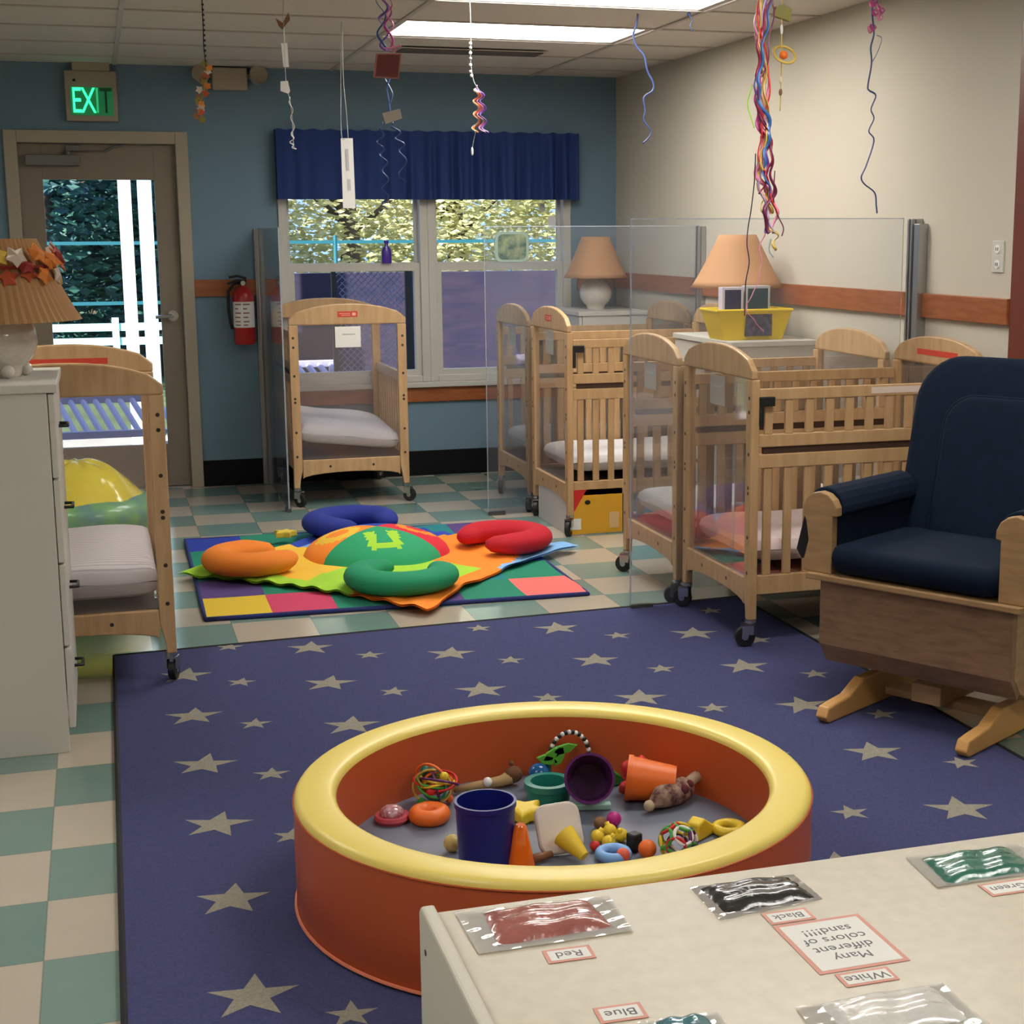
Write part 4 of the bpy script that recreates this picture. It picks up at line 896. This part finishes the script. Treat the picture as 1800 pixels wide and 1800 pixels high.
# mesh ball of loops
q = P(1192, 1480, .045); t = toyT('mesh_ball', 'loop ball of green, red and white rings at the right front of the pit', (q.x, q.y, FZ))
for k in range(16):
    T = Matrix.Translation((0, 0, .045)) @ Matrix.Rotation(k*2.4, 4, 'Z') @ Matrix.Rotation(math.acos(1-2*(k+.5)/16), 4, 'Y') @ Matrix.Translation((0, 0, .036))
    MB().tube([T @ Vector((.021*math.cos(a), .021*math.sin(a), 0)) for a in [2*PI*i/16 for i in range(16)]], .0042, 6, True).build('loop', [GRN, RED, WHT, YEL, GRN, PUR][k % 6], t, smooth=True)
q = P(1232, 1448, .03); toy('block', 'yellow wedge block behind the loop ball', MB().prism([(-.035, 0), (.03, 0), (.035, .02), (-.01, .05), (-.035, .04)], 'y', -.018, .018), YEL, (q.x, q.y, FZ), (0, 0, .6), bev=.005)
q = P(1285, 1455, .012); toy('ring_toy', 'yellow ring at the right wall of the pit', torus(.030, .012), YEL, (q.x-.005, q.y, FZ), smooth=True)
ballt('pale yellow ball half hidden left of the dark blue cup', 795, 1482, .020, plain('straw yellow', (.60, .46, .15)))
q = P(1010, 1418, .01); toy('shape_tray', 'pale green bar lying behind the white plate', MB().box((-.08, -.012, 0), (.06, .012, .016)), plain('mint plastic', (.35, .60, .52)), (q.x+.03, q.y, FZ), (0, 0, -.25), bev=.004)
q = P(950, 1508, .01); toy('rattle', 'small brown rattle in front of the white plate', MB().tube([(-.03, 0, .012), (.03, 0, .012)], [.012, .008], 10), BROWN, (q.x+.0, q.y, FZ), (0, 0, .3), smooth=True)

# ------------------------------------------------------------------ cream shelf in the foreground
SZ = .65
sx0 = .338; sy1 = 1.757; sy0 = 1.20; sx1 = 1.56
t = thing('shelf_unit', 'low cream laminate shelf unit in the foreground with bags on top', 'shelf unit', (0, 0, 0))
bx('top', (sx0+.018, sy0, SZ-.02), (sx1-.018, sy1, SZ), CREAM, t, bev=.003)
def sidep(x0, x1):
    MB().prism([(sy0, 0), (sy1+.004, 0), (sy1+.004, SZ+.004), (sy1-.008, SZ+.014), (sy0, SZ+.014)], 'x', x0, x1).build('side_panel', EDGE, t, bev=.004)
sidep(sx0, sx0+.018); sidep(sx1-.018, sx1)
bx('back_panel', (sx0+.018, sy1-.012, .05), (sx1-.018, sy1-.002, SZ-.02), CREAM, t); bx('shelf_board', (sx0+.018, sy0+.01, .30), (sx1-.018, sy1-.012, .318), CREAM, t); bx('bottom_board', (sx0+.018, sy0+.01, .04), (sx1-.018, sy1-.012, .058), CREAM, t)
o = MB(); o.cyl((sx0-.001, sy1-.035, SZ-.035), (sx0, sy1-.035, SZ-.035), .004, n=10); o.build('screw_heads', mat('dark screws', (.03, .02, .015), .4), t)
BAG = mat('clear bag film', (.93, .92, .88), .06, spec=1, coat=1, bump=.8, bscale=45, trans=0.0)
FILM = glassmat('film', (1, 1, 1), .16, .22, (1, .99, .96))
def sandbag(label, corners, flange, m, hgt=.011, seed=1):
    rg = random.Random(seed); P4 = [F(x, y, SZ+.003) for x, y in corners]; ctr = sum(P4, Vector())/4
    t = thing('sand_bag', label, 'bag', (ctr.x, ctr.y, SZ), 0, 'bags of coloured sand')
    n = 18; vs = []
    def bil(u, v, Q): return Q[0]*(1-u)*(1-v)+Q[1]*u*(1-v)+Q[2]*u*v+Q[3]*(1-u)*v
    ph = [rg.random()*6 for _ in range(4)]
    for s in (1, 0):
        for j in range(n+1):
            for i in range(n+1):
                u, v = i/n, j/n; q = bil(u, v, P4)-ctr; k = (max(0, 1-abs(2*u-1)**3.5)**.5)*(max(0, 1-abs(2*v-1)**3.5)**.5)
                z = .0012+s*k*(hgt+.0016*math.sin(u*14+ph[0]+v*4)+.0012*math.sin(v*19+ph[1])); vs.append((q.x, q.y, z))
    fs = []; n1 = (n+1)**2
    for s in (0, 1):
        for j in range(n):
            for i in range(n): a = s*n1+j*(n+1)+i; fs.append((a, a+1, a+n+2, a+n+1))
    MB().add(vs, fs).build('sand', m, t, smooth=True)
    # film flange around the sand
    Q4 = [F(x, y, SZ+.002) for x, y in flange]; vs = []; n = 26
    for s in (0, 1):
        for j in range(n+1):
            for i in range(n+1):
                u, v = i/n, j/n; q = bil(u, v, Q4)-ctr; vs.append((q.x, q.y, .0006+s*.0005+(.0012+.0006*math.sin(u*23+v*11+ph[2])*math.sin(v*17+ph[3]))))
    fs = []; n1 = (n+1)**2
    for s in (0, 1):
        for j in range(n):
            for i in range(n): a = s*n1+j*(n+1)+i; fs.append((a, a+1, a+n+2, a+n+1))
    MB().add(vs, fs).build('film', FILM, t, smooth=True)
def sand(n, c): return mat(n, c, .25, coat=.7, bump=.3, bscale=60, noise=.15, nscale=30)
sandbag('clear bag of dusty red sand at the left of the cream shelf', [(848, 1604), (1036, 1582), (1080, 1628), (876, 1662)], [(800, 1604), (1070, 1574), (1114, 1636), (842, 1677)], sand('red sand', (.42, .14, .12)), seed=1)
sandbag('clear bag of black sand on the cream shelf', [(1228, 1561), (1385, 1541), (1436, 1577), (1275, 1606)], [(1212, 1560), (1395, 1537), (1446, 1580), (1266, 1618)], sand('black sand', (.035, .035, .035)), seed=2)
sandbag('clear bag of green sand at the right of the cream shelf', [(1618, 1508), (1768, 1487), (1830, 1527), (1665, 1553)], [(1592, 1507), (1790, 1482), (1850, 1530), (1648, 1560)], sand('green sand', (.04, .20, .14)), seed=3)
sandbag('clear bag of white sand at the front of the cream shelf', [(1440, 1765), (1640, 1733), (1705, 1790), (1500, 1826)], [(1398, 1770), (1655, 1727), (1745, 1805), (1460, 1850)], sand('white sand', (.80, .78, .74)), seed=4)
sandbag('clear bag of blue sand cut by the bottom edge of the photo', [(1150, 1793), (1240, 1782), (1290, 1850), (1180, 1870)], [(1120, 1797), (1262, 1778), (1320, 1860), (1150, 1880)], sand('blue sand', (.06, .22, .26)), seed=5)
PKB = mat('salmon border', (.72, .34, .27), .6); INK = mat('grey ink text', (.16, .17, .18), .7)
def plabel(word, label, corners, size, lines=1, z=.0006):
    P4 = [F(x, y, SZ) for x, y in corners]; c = sum(P4, Vector())/4; w = ((P4[1]-P4[0]).length+(P4[2]-P4[3]).length)/2; hh = abs((P4[0].y+P4[1].y)/2-(P4[2].y+P4[3].y)/2)
    ang = math.atan2((P4[1]-P4[0]).y, (P4[1]-P4[0]).x)
    t = thing('paper_label', label, 'label', (c.x, c.y, SZ+z), ang*.5, 'printed labels on the shelf')
    b = .0045 if lines == 1 else .006
    bx('border', (-w/2, -hh/2, 0), (w/2, hh/2, .0005), PKB, t); bx('paper', (-w/2+b, -hh/2+b, .0005), (w/2-b, hh/2-b, .0008), PAPER, t)
    o = text_mesh(word, size, INK, t, 'lettering', (0, 0, .0009), (0, 0, PI), .0001)
    if lines > 1: o.data.transform(Matrix.Diagonal((1, 1, 1, 1)))
    return t
plabel('Red', 'small label reading Red below the red sand bag', [(953, 1672), (1038, 1662), (1046, 1684), (964, 1696)], .021)
plabel('Blue', 'small label reading Blue at the front of the shelf', [(1042, 1773), (1126, 1763), (1140, 1790), (1056, 1801)], .021)
plabel('Black', 'small label reading Black below the black sand bag', [(1340, 1607), (1418, 1596), (1432, 1616), (1354, 1628)], .019)
plabel('White', 'small label reading White above the white sand bag', [(1468, 1714), (1560, 1700), (1580, 1722), (1488, 1738)], .021)
plabel('Green', 'small label reading Green below the green sand bag', [(1722, 1556), (1806, 1544), (1824, 1566), (1740, 1577)], .020)
plabel('Many\ndifferent\ncolors of\nsand!!!!', 'large label reading Many different colors of sand', [(1356, 1630), (1508, 1607), (1602, 1690), (1442, 1713)], .0225, 4, z=.0004)

# ------------------------------------------------------------------ hanging decorations
def at(Y, pts): return [Wp(x, y, Y) for x, y in pts]
def dens(pts, m=4):
    out = []
    for a, b in zip(pts, pts[1:]):
        for k in range(m): out.append(a+(b-a)*(k/m))
    return out+[pts[-1]]
def smoothpts(P_, m=5):
    out = []
    for i in range(len(P_)-1):
        p0, p1, p2, p3 = P_[max(i-1, 0)], P_[i], P_[i+1], P_[min(i+2, len(P_)-1)]
        for k in range(m):
            u = k/m; out.append(.5*((2*p1)+(-p0+p2)*u+(2*p0-5*p1+4*p2-p3)*u*u+(-p0+3*p1-3*p2+p3)*u**3))
    return out+[P_[-1]]
def hang(name, label, Y, cat, topx, topy=0):
    q = Wp(topx, topy, Y); t = thing(name, label, cat, (q.x, Y, CEIL-.007), 0); t['_o'] = 1; del t['_o']; return t, Vector((q.x, Y, CEIL-.007))
def strand(t, org, pts, r, m, name='ribbon_strand', flat=.35, top=True, curl=0, turns=0, n=6):
    P_ = list(pts)
    if top: P_ = [Vector((P_[0].x, P_[0].y, CEIL-.007))]+P_ if P_[0].z < CEIL-.02 else [Vector((P_[0].x, P_[0].y, CEIL-.007))]+P_[1:]
    P_ = smoothpts(P_, 6)
    if curl:
        L = len(P_); P_ = dens(P_, 3); L = len(P_)
        P_ = [q+Vector((curl*math.cos(turns*2*PI*i/L), curl*math.sin(turns*2*PI*i/L), 0))*min(1, i/8) for i, q in enumerate(P_)]
    return MB().tube([q-org for q in P_], r, n, flat=flat).build(name, m, t, smooth=True)
BG = plain('ribbon slate blue', (.045, .07, .20), .4); BB = plain('ribbon blue', (.04, .13, .38), .3); VI = plain('ribbon violet', (.22, .10, .50), .3); MG = plain('ribbon magenta', (.60, .06, .30), .3); SIL = plain('silver string', (.45, .47, .46), .3); PK2 = plain('ribbon pink', (.75, .25, .40), .3); MAR = plain('ribbon maroon', (.28, .02, .05), .3)
# a
t, og = hang('hanging_leaf_string', 'dark beaded string with a leafy tassel hanging above the exit door', 6.3, 'hanging decoration', 357)
strand(t, og, at(6.3, [(355, 0), (357, 45), (358, 80), (362, 118)]), .0022, BLACK, 'string', 1)
for k in range(12): q = Wp(356+k*.5, 8+k*9, 6.3)-og; m_ = MB(); m_.ball(q, .0052, 6); m_.build('bead', BLACK, t)
rg = random.Random(4)
for k in range(16):
    x, y = 363-14*(k/15)+rg.uniform(-7, 7), 112+98*k/15; q = Wp(x, y, 6.3)-og; pts = leafpts(.016, rg); T = Matrix.Translation(q) @ Matrix.Rotation(PI/2+rg.uniform(-.6, .6), 4, 'X') @ Matrix.Rotation(rg.random()*6, 4, 'Z')
    m_ = MB(); m_.prism(pts, 'z', -.001, .001); m_.v = [tuple(T @ Vector(v)) for v in m_.v]; m_.build('leaf', [OLIVE, cols[1], cols[3], cols[0], MATS['brown']][k % 5], t)
strand(t, og, at(6.3, [(362, 118), (358, 160), (348, 205)]), .002, OLIVE, 'string', 1, top=False)
# b
Yb = 6.4; t, og = hang('hanging_tag_string', 'silver string with white paper tags hanging left of the valance', Yb, 'hanging decoration', 498)
strand(t, og, at(Yb, [(498, 0), (498, 30), (500, 80), (503, 150), (508, 170), (513, 200), (515, 240), (517, 262)]), .0015, SIL, 'string', 1)
def card(t, og, Y, pts, m, name='paper_tag', th=.002):
    P_ = [p-og for p in at(Y, pts)]; n = len(P_); MB().add([p+Vector((0, -th/2, 0)) for p in P_]+[p+Vector((0, th/2, 0)) for p in P_], [tuple(range(n)), tuple(reversed(range(n, 2*n)))]+[(i, (i+1) % n, (i+1) % n+n, i+n) for i in range(n)]).build(name, m, t)
card(t, og, Yb, [(484, 32), (497, 40), (507, 22), (510, 35), (496, 52), (490, 46)], BROWN, 'dark_bow')
card(t, og, Yb, [(494, 76), (505, 76), (508, 118), (498, 118)], PAPER); card(t, og, Yb-.004, [(493, 143), (506, 142), (510, 160), (507, 165), (493, 160)], PAPER)
strand(t, og, at(Yb, [(509, 170), (513, 200), (515, 235), (512, 252), (518, 262)]), .003, WHT, 'curl', .4, False, .006, 5)
# c
Yc = 7.2; t, og = hang('hanging_paper_strip', 'long white paper strip hanging from two threads before the valance', Yc, 'hanging decoration', 601)
strand(t, og, at(Yc, [(600, 40), (599, 130), (600, 235), (608, 243)]), .0018, SIL, 'thread', 1); strand(t, og, at(Yc, [(602, 40), (603, 130), (609, 200), (612, 243)]), .0018, SIL, 'thread', 1)
card(t, og, Yc, [(599, 243), (620, 243), (625, 366), (603, 366)], mat('glossy white paper', (.9, .9, .88), .3), 'paper_strip')
card(t, og, Yc-.003, [(607, 262), (612, 262), (614, 300), (609, 300)], mat('grey print', (.55, .56, .58), .6), 'print'); card(t, og, Yc-.003, [(611, 315), (616, 315), (617, 335), (612, 335)], mat('grey print', (.55, .56, .58), .6), 'print')
# d
Yd = 5.9; t, og = hang('hanging_ribbons', 'purple and blue curled ribbons with a dark red square left of the ceiling light', Yd, 'hanging decoration', 675)
for k, (m, c, tn, x) in enumerate(((VI, .018, 7, 672), (MG, .014, 6, 680), (BB, .016, 5, 668), (PK2, .012, 8, 683))): strand(t, og, at(Yd+.01*k, [(x, 0), (x+2, 30), (x+3, 60), (x+6, 90)]), .0045, m, 'curled_ribbon', .3, True, c, tn*.4)
strand(t, og, at(Yd, [(675, 85), (690, 84), (705, 80)]), .005, PK2, 'bow', .4, False)
card(t, og, Yd, [(661, 94), (706, 94), (701, 139), (656, 136)], mat('salmon card edge', (.45, .17, .13), .7), 'card_edge'); card(t, og, Yd-.003, [(664, 96), (703, 96), (699, 136), (660, 134)], mat('dark red card', (.16, .025, .02), .6), 'red_card')
strand(t, og, at(Yd, [(685, 138), (680, 155), (684, 182), (686, 200)]), .006, BB, 'ribbon', .3, False); strand(t, og, at(Yd, [(676, 138), (690, 165), (683, 185)]), .004, BB, 'ribbon', .3, False)
card(t, og, Yd-.004, [(672, 199), (703, 191), (707, 208), (678, 218)], plain('beige tag', (.48, .42, .34), .7))
strand(t, og, at(Yd, [(672, 215), (668, 250), (676, 285), (677, 330), (676, 368)]), .004, plain('ribbon deep blue', (.02, .07, .25), .3), 'curled_ribbon', .35, False, .012, 6)
strand(t, og, at(Yd, [(690, 215), (700, 240), (708, 270), (706, 320)]), .0035, MATS['ribbon deep blue'], 'curled_ribbon', .35, False, .014, 4)
# e
Ye = 6.45; t, og = hang('hanging_ribbons', 'string of pale beads with pink and orange curls before the valance', Ye, 'hanging decoration', 827)
strand(t, og, at(Ye, [(826, 0), (828, 60), (827, 100), (832, 140), (843, 160)]), .0016, SIL, 'string', 1)
for k, y in enumerate((76, 84, 93, 103, 114, 126, 133)): q = Wp(827+(k == 6)*2, y, Ye)-og; m_ = MB(); m_.ball(q, .007, 8); m_.build('bead', [WHT, plain('bead grey', (.3, .3, .3))][k % 2], t)
for k, (m, x) in enumerate(((PK2, 843), (ORG, 838), (VI, 848), (MATS['leaf cream'], 836))): strand(t, og, at(Ye, [(838, 150), (x, 175), (x+1, 205), (x+(6 if k in (0, 2) else -2), 233)]), .0042, m, 'curled_ribbon', .35, False, .012, 4)
m_ = MB(); q = Wp(830, 266, Ye)-og; m_.ball(q, .009, 8, (.6, .6, 2)); m_.build('drop', WHT, t, smooth=True); strand(t, og, at(Ye, [(836, 232), (832, 250), (830, 262)]), .001, SIL, 'thread', 1, False)
# f, g
Yf = 6.6; t, og = hang('hanging_ribbon', 'slate blue wavy ribbon hanging at the corner of the two walls', Yf, 'hanging decoration', 1120)
strand(t, og, at(Yf, [(1121, 22), (1118, 45), (1113, 62), (1118, 80), (1132, 98), (1138, 125), (1148, 145), (1147, 160), (1132, 172), (1134, 195), (1132, 212), (1144, 230), (1140, 243), (1130, 252)]), .009, BG, 'ribbon', .4)
t, og = hang('hanging_ribbon', 'short dark ribbon scrap hanging near the tan wall at the top', 6.5, 'hanging decoration', 1212)
strand(t, og, at(6.5, [(1212, 17), (1211, 26), (1217, 36), (1213, 46), (1218, 55)]), .0045, BG, 'ribbon', .4); m_ = MB(); m_.ball(Wp(1211, 25, 6.5)-og, .009, 8); m_.build('knot', BG, t)
# h bundle
Yh = 4.6; t, og = hang('ribbon_bundle', 'thick bundle of twisted red, pink, gold and blue curling ribbon', Yh, 'hanging decoration', 1342)
cl = [MAR, PK2, MG, RED, VI, GOLD, plain('ribbon peach', (.80, .40, .28), .3), BB, plain('ribbon wine', (.16, .02, .07), .3), GOLD, PK2, plain('ribbon lavender', (.50, .42, .70), .3)]
ctrl = [(1345, -40), (1343, 0), (1341, 60), (1342, 120), (1338, 170), (1340, 220), (1342, 260), (1340, 300), (1345, 340), (1352, 375), (1360, 410)]
rg = random.Random(8)
for k in range(12):
    ph = rg.random()*6.28; am = rg.uniform(5, 13); end = rg.choice([8, 9, 10, 10, 11]); dy = rg.uniform(-.02, .02)
    pts = [(x+am*math.sin(ph+i*rg.uniform(.9, 1.3)), y) for i, (x, y) in enumerate(ctrl[:end])]
    strand(t, og, [q+Vector((0, dy, 0)) for q in at(Yh, pts)], .0062, cl[k], 'ribbon_strand', .4, True, .005, rg.uniform(5, 10))
strand(t, og, at(Yh-.01, [(1328, 270), (1326, 320), (1320, 370), (1315, 400), (1313, 430), (1317, 460), (1311, 495), (1310, 530), (1309, 555)]), .0036, plain('ribbon black blue', (.015, .012, .04), .3), 'ribbon_strand', .4, False)
strand(t, og, at(Yh-.01, [(1345, 410), (1335, 440), (1338, 465), (1333, 490), (1325, 515), (1312, 535), (1318, 555), (1330, 568), (1340, 582)]), .004, PK2, 'ribbon_strand', .4, False, .003, 5)
strand(t, og, at(Yh, [(1362, 300), (1360, 350), (1368, 380), (1377, 400), (1374, 415)]), .004, MATS['ribbon wine'], 'ribbon_strand', .4, False)
strand(t, og, at(Yh, [(1322, 150), (1314, 180), (1318, 200), (1326, 225)]), .004, LIME, 'ribbon_strand', .4, False); strand(t, og, at(Yh, [(1345, 340), (1343, 380), (1355, 400), (1365, 420), (1358, 440)]), .005, GOLD, 'ribbon_strand', .4, False, .01, 3)
strand(t, og, at(Yh, [(1355, 420), (1352, 440), (1360, 452)]), .005, plain('ribbon grey', (.3, .35, .35), .4), 'ribbon_strand', .4, False)
# i gold chain
Yi = 4.75; t, og = hang('hanging_ornament', 'gold string with an olive bell and a round ring ornament', Yi, 'hanging decoration', 1374)
strand(t, og, at(Yi, [(1375, 0), (1374, 60), (1373, 140), (1371, 195)]), .003, GOLD, 'string', .6)
card(t, og, Yi, [(1358, 28), (1363, 12), (1375, 8), (1390, 16), (1387, 38), (1372, 33)], OLIVE, 'bell', .02)
q = Wp(1379, 96, Yi)-og; T = Matrix.Translation(q) @ Matrix.Rotation(.9, 4, 'X'); m_ = MB(); m_.tube([T @ Vector((.037*math.cos(a), .037*math.sin(a), 0)) for a in [2*PI*k/24 for k in range(24)]], .0045, 8, True); m_.build('ring', GOLD, t, smooth=True)
m_ = MB(); m_.ball(Wp(1377, 97, Yi)-og, .014, 10); m_.build('center_bead', ORG, t, smooth=True)
m_ = MB(); m_.ball(Wp(1374, 52, Yi)-og, .005, 8, (1, 1, 3.4)); m_.build('bead', WHT, t, smooth=True); m_ = MB(); m_.ball(Wp(1372, 162, Yi)-og, .006, 8, (1, 1, 2)); m_.build('bead', BROWN, t, smooth=True)
m_ = MB(); m_.ball(Wp(1372, 140, Yi)-og, .006, 8, (1, 1, 2)); m_.build('bead', plain('cream bead', (.7, .6, .4)), t, smooth=True)
# j
Yj = 4.9; t, og = hang('hanging_ribbon', 'slate blue ribbon with magenta curls at its top before the tan wall', Yj, 'hanging decoration', 1533)
jp = [(840, 0), (840, 100), (850, 210), (830, 300), (835, 400), (812, 540), (820, 572), (862, 605), (832, 690), (850, 750), (818, 830), (850, 890), (800, 1050), (770, 1120), (790, 1165), (855, 1220), (865, 1300), (870, 1350)]
strand(t, og, at(Yj, [(1300+x/3.6, y/3.6) for x, y in jp]), .0058, BG, 'ribbon', .45); strand(t, og, at(Yj, [(1541, 62), (1550, 68), (1543, 90), (1534, 108)]), .003, plain('ribbon lilac', (.28, .24, .38), .4), 'ribbon', .4, False)
for k, (x, y) in enumerate(((1536, 5), (1545, 12), (1538, 22), (1547, 30), (1535, 48), (1530, 52), (1550, 18), (1532, 8))): 
    c = Wp(x, y, Yj)-og; m_ = MB(); m_.tube([c+Vector((.011*math.cos(a), .008*math.sin(a*1.3), .010*math.sin(a))) for a in [2*PI*i/12 for i in range(12)]], .0048, 6, True, flat=.5); m_.build('curl', [MG, PK2][k % 2], t, smooth=True)
strand(t, og, at(Yj+.02, [(1542, 0), (1548, 15), (1545, 35)]), .003, VI, 'ribbon', .4)

# ------------------------------------------------------------------ outside
GR = mat('grass', (.06, .10, .04), .9, noise=.5, nscale=2); PAT = mat('patio concrete', (.30, .29, .27), .9, noise=.2, nscale=3)
o = bx('ground', (-30, BACK+3.2, -.25), (40, 60, -.12), GR); struct(o); o.name = 'ground'
o = bx('patio', (-6, BACK+.14, -.25), (10, BACK+3.2, -.08), PAT); struct(o)
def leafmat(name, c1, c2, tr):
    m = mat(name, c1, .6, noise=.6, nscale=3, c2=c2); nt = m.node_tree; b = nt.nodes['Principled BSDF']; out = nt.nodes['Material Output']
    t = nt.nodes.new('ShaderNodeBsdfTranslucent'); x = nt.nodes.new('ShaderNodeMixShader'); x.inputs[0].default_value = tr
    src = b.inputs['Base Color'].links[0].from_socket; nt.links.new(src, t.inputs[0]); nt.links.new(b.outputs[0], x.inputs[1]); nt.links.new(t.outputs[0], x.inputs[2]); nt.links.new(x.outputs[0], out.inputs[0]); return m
LFD = leafmat('shade-dark leaves', (.05, .17, .12), (.02, .07, .10), .35); LFL = leafmat('sunlit leaves', (.45, .46, .20), (.85, .78, .48), .5)  # shade and sunlight are worked into the two leaf colours
BARK = mat('bark', (.10, .07, .05), .9)
def tree(label, x, y, h, r, m, seed, nl=1500, low=.6, name='tree', ls=(.03, .065)):
    rg = random.Random(seed); t = thing(name, label, 'tree', (x, y, -.2), 0, 'trees beyond the playground fence')
    tr = MB(); tr.tube([(0, 0, 0), (.1, .05, h*.35), (.0, .1, h*.75)], [.16, .12, .06], 8)
    for k in range(5): a = k*1.3; tr.tube([(.05, .05, h*.35+.1*k), (r*.6*math.cos(a), r*.6*math.sin(a), h*.55+.1*k)], [.05, .02], 6)
    tr.build('trunk', BARK, t, smooth=True)
    mb = MB()
    for k in range(nl):
        u = rg.random(); th = rg.random()*2*PI; ph = math.acos(rg.uniform(-1, 1)); rr = r*(.45+.55*u**.5)*(1+.2*math.sin(th*3+seed))
        c = Vector((rr*math.sin(ph)*math.cos(th), rr*math.sin(ph)*math.sin(th), low*h+(h-low*h)*.5+rr*math.cos(ph)*(h-low*h)*.55/r))
        if c.z < .1: c.z = .1+rg.random()*.4
        s = rg.uniform(*ls); T = Matrix.Translation(c) @ Matrix.Rotation(rg.random()*6, 4, 'Z') @ Matrix.Rotation(rg.random()*3, 4, 'X')
        vs = [T @ Vector(v) for v in ((-s, 0, 0), (0, -s*.45, .01), (s, 0, 0), (0, s*.45, .01))]; mb.add(vs, [(0, 1, 2, 3)])
    mb.build('foliage', m, t); return t
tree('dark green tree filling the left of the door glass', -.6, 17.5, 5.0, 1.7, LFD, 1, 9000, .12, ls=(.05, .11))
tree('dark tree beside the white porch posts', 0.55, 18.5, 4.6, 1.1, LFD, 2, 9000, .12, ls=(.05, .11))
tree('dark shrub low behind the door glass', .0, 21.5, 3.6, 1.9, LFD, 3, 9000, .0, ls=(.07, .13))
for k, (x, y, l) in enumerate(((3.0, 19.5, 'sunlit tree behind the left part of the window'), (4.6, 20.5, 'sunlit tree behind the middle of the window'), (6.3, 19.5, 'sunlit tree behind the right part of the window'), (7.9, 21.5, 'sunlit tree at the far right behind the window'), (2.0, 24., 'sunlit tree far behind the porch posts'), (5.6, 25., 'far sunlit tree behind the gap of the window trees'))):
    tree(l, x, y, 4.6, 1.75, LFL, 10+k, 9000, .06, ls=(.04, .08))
# teal metal fence
TF_ = mat('teal metal', (.015, .12, .16), .5)
t = thing('metal_fence', 'teal metal rail fence outside in front of the trees', 'fence', (0, 15.5, -.12))
for z in (1.52, .95): bx('rail', (-4, -.015, z), (10, .015, z+.032), TF_, t)
for k in range(8): o = MB().cyl((-3.1+k*1.8, 0, 0), (-3.1+k*1.8, 0, 1.6), .02, n=10).build('post', TF_, t)
WPT = mat('white paint', (.80, .86, .88), .5); AQ = mat('aqua paint', (.45, .85, .85), .5)
t = thing('porch_railing', 'pale aqua two-rail railing outside the door', 'railing', (.0, 12.2, -.12))
zt = Wp(200, 575, 12.2).z+.12; zb = Wp(200, 600, 12.2).z+.12
for z in (zt, zb): bx('rail', (-.8, -.02, z-.028), (.62, .02, z+.028), AQ, t)
for x in (Wp(204, 590, 12.2).x, -.75): bx('post', (x-.025, -.03, zb-.07), (x+.025, .03, zt+.07), AQ, t)
for k, (xa, l, w) in enumerate(((222, 'left white porch post seen through the door glass', .045), (257, 'right white porch post seen through the door glass', .05))):
    q = Wp(xa, 400, 11.95); o = bx('porch_post', (-w, -w, -.08), (w, w, 2.9), WPT if k == 0 else mat('shade-tinted white paint', (.50, .74, .88), .5)); o.location = (q.x, 11.95, 0); tag(o, l, 'post', 'white porch posts')  # right post: blue of its shaded side tinted into the colour
def bench(label, c, L, rz, n=9):
    t = thing('slatted_bench', label, 'bench', c, rz, 'white slatted benches'); m = mat('white plastic', (.42, .41, .60), .5)
    f = MB(); f.box((-L/2, -.02, .40), (L/2, .03, .45)).box((-L/2, -.42, .20), (L/2, -.37, .25)); f.build('frame', m, t, bev=.004)
    for k in range(n):
        x = -L/2+L*(k+.5)/n; s = MB(); s.tube([(x, 0, .42), (x+.12, -.40, .225)], .022, 6); s.build('slat', m, t)
    for x in (-L/2+.03, L/2-.03):
        for y in (0, -.39): bx('leg', (x-.02, y-.02, 0), (x+.02, y+.02, .42 if y == 0 else .2), m, t)
q = Wp(190, 730, 11.0); bench('white slatted bench outside seen through the bottom of the door glass', (q.x+.0, 11.3, -.08), .75, 0, 9)
q = Wp(545, 630, 11.3); bench('white slatted bench outside behind the window crib', (q.x-.05, 11.4, .12), .5, 0, 6)
bx('bench_plinth', (q.x-.45, 10.9, -.08), (q.x+.35, 11.6, .12), PAT); tag(bpy.data.objects['bench_plinth'], 'low concrete step carrying the bench behind the window', 'step')
# lattice and shaded yard wall
t = thing('lattice_screen', 'pale blue diagonal lattice screen outside behind the left window', 'screen', (0, 10.6, -.08)); LM = mat('lattice paint', (.30, .32, .50), .6)
x0, x1 = Wp(590, 500, 10.6).x, Wp(712, 500, 10.6).x; zz0, zz1 = .2, 1.36
fr = MB(); fr.box((x0-.03, -.02, 0), (x0, .02, zz1)).box((x1, -.02, 0), (x1+.05, .02, zz1)).box((x0, -.02, zz1-.03), (x1, .02, zz1)); fr.build('frame', mat('dark post', (.03, .03, .03), .6), t)
lm = MB(); st = .045
for sgn in (1, -1):
    k = -40
    while k < 60:
        c = x0+k*st; k += 1; seg = []
        for z in [zz0+(zz1-zz0)*i/30 for i in range(31)]:
            x = c+sgn*(z-zz0)
            if x0 <= x <= x1: seg.append((x, .004*sgn, z))
        if len(seg) > 1: lm.tube([seg[0], seg[-1]], .004, 4)
lm.build('lattice', LM, t)
o = bx('yard_wall', (-.1, 12.9, -.12), (6.5, 13.1, 1.17), mat('shaded yard wall', (.015, .013, .040), .9, noise=1, nscale=5, c2=(.032, .02, .045), stretch=(1, 1, 5))); o.location = (1.6, 0, 0); tag(o, 'shaded low dark violet yard wall outside behind the window', 'wall')  # the wall's shade is mixed into its dark violet colour
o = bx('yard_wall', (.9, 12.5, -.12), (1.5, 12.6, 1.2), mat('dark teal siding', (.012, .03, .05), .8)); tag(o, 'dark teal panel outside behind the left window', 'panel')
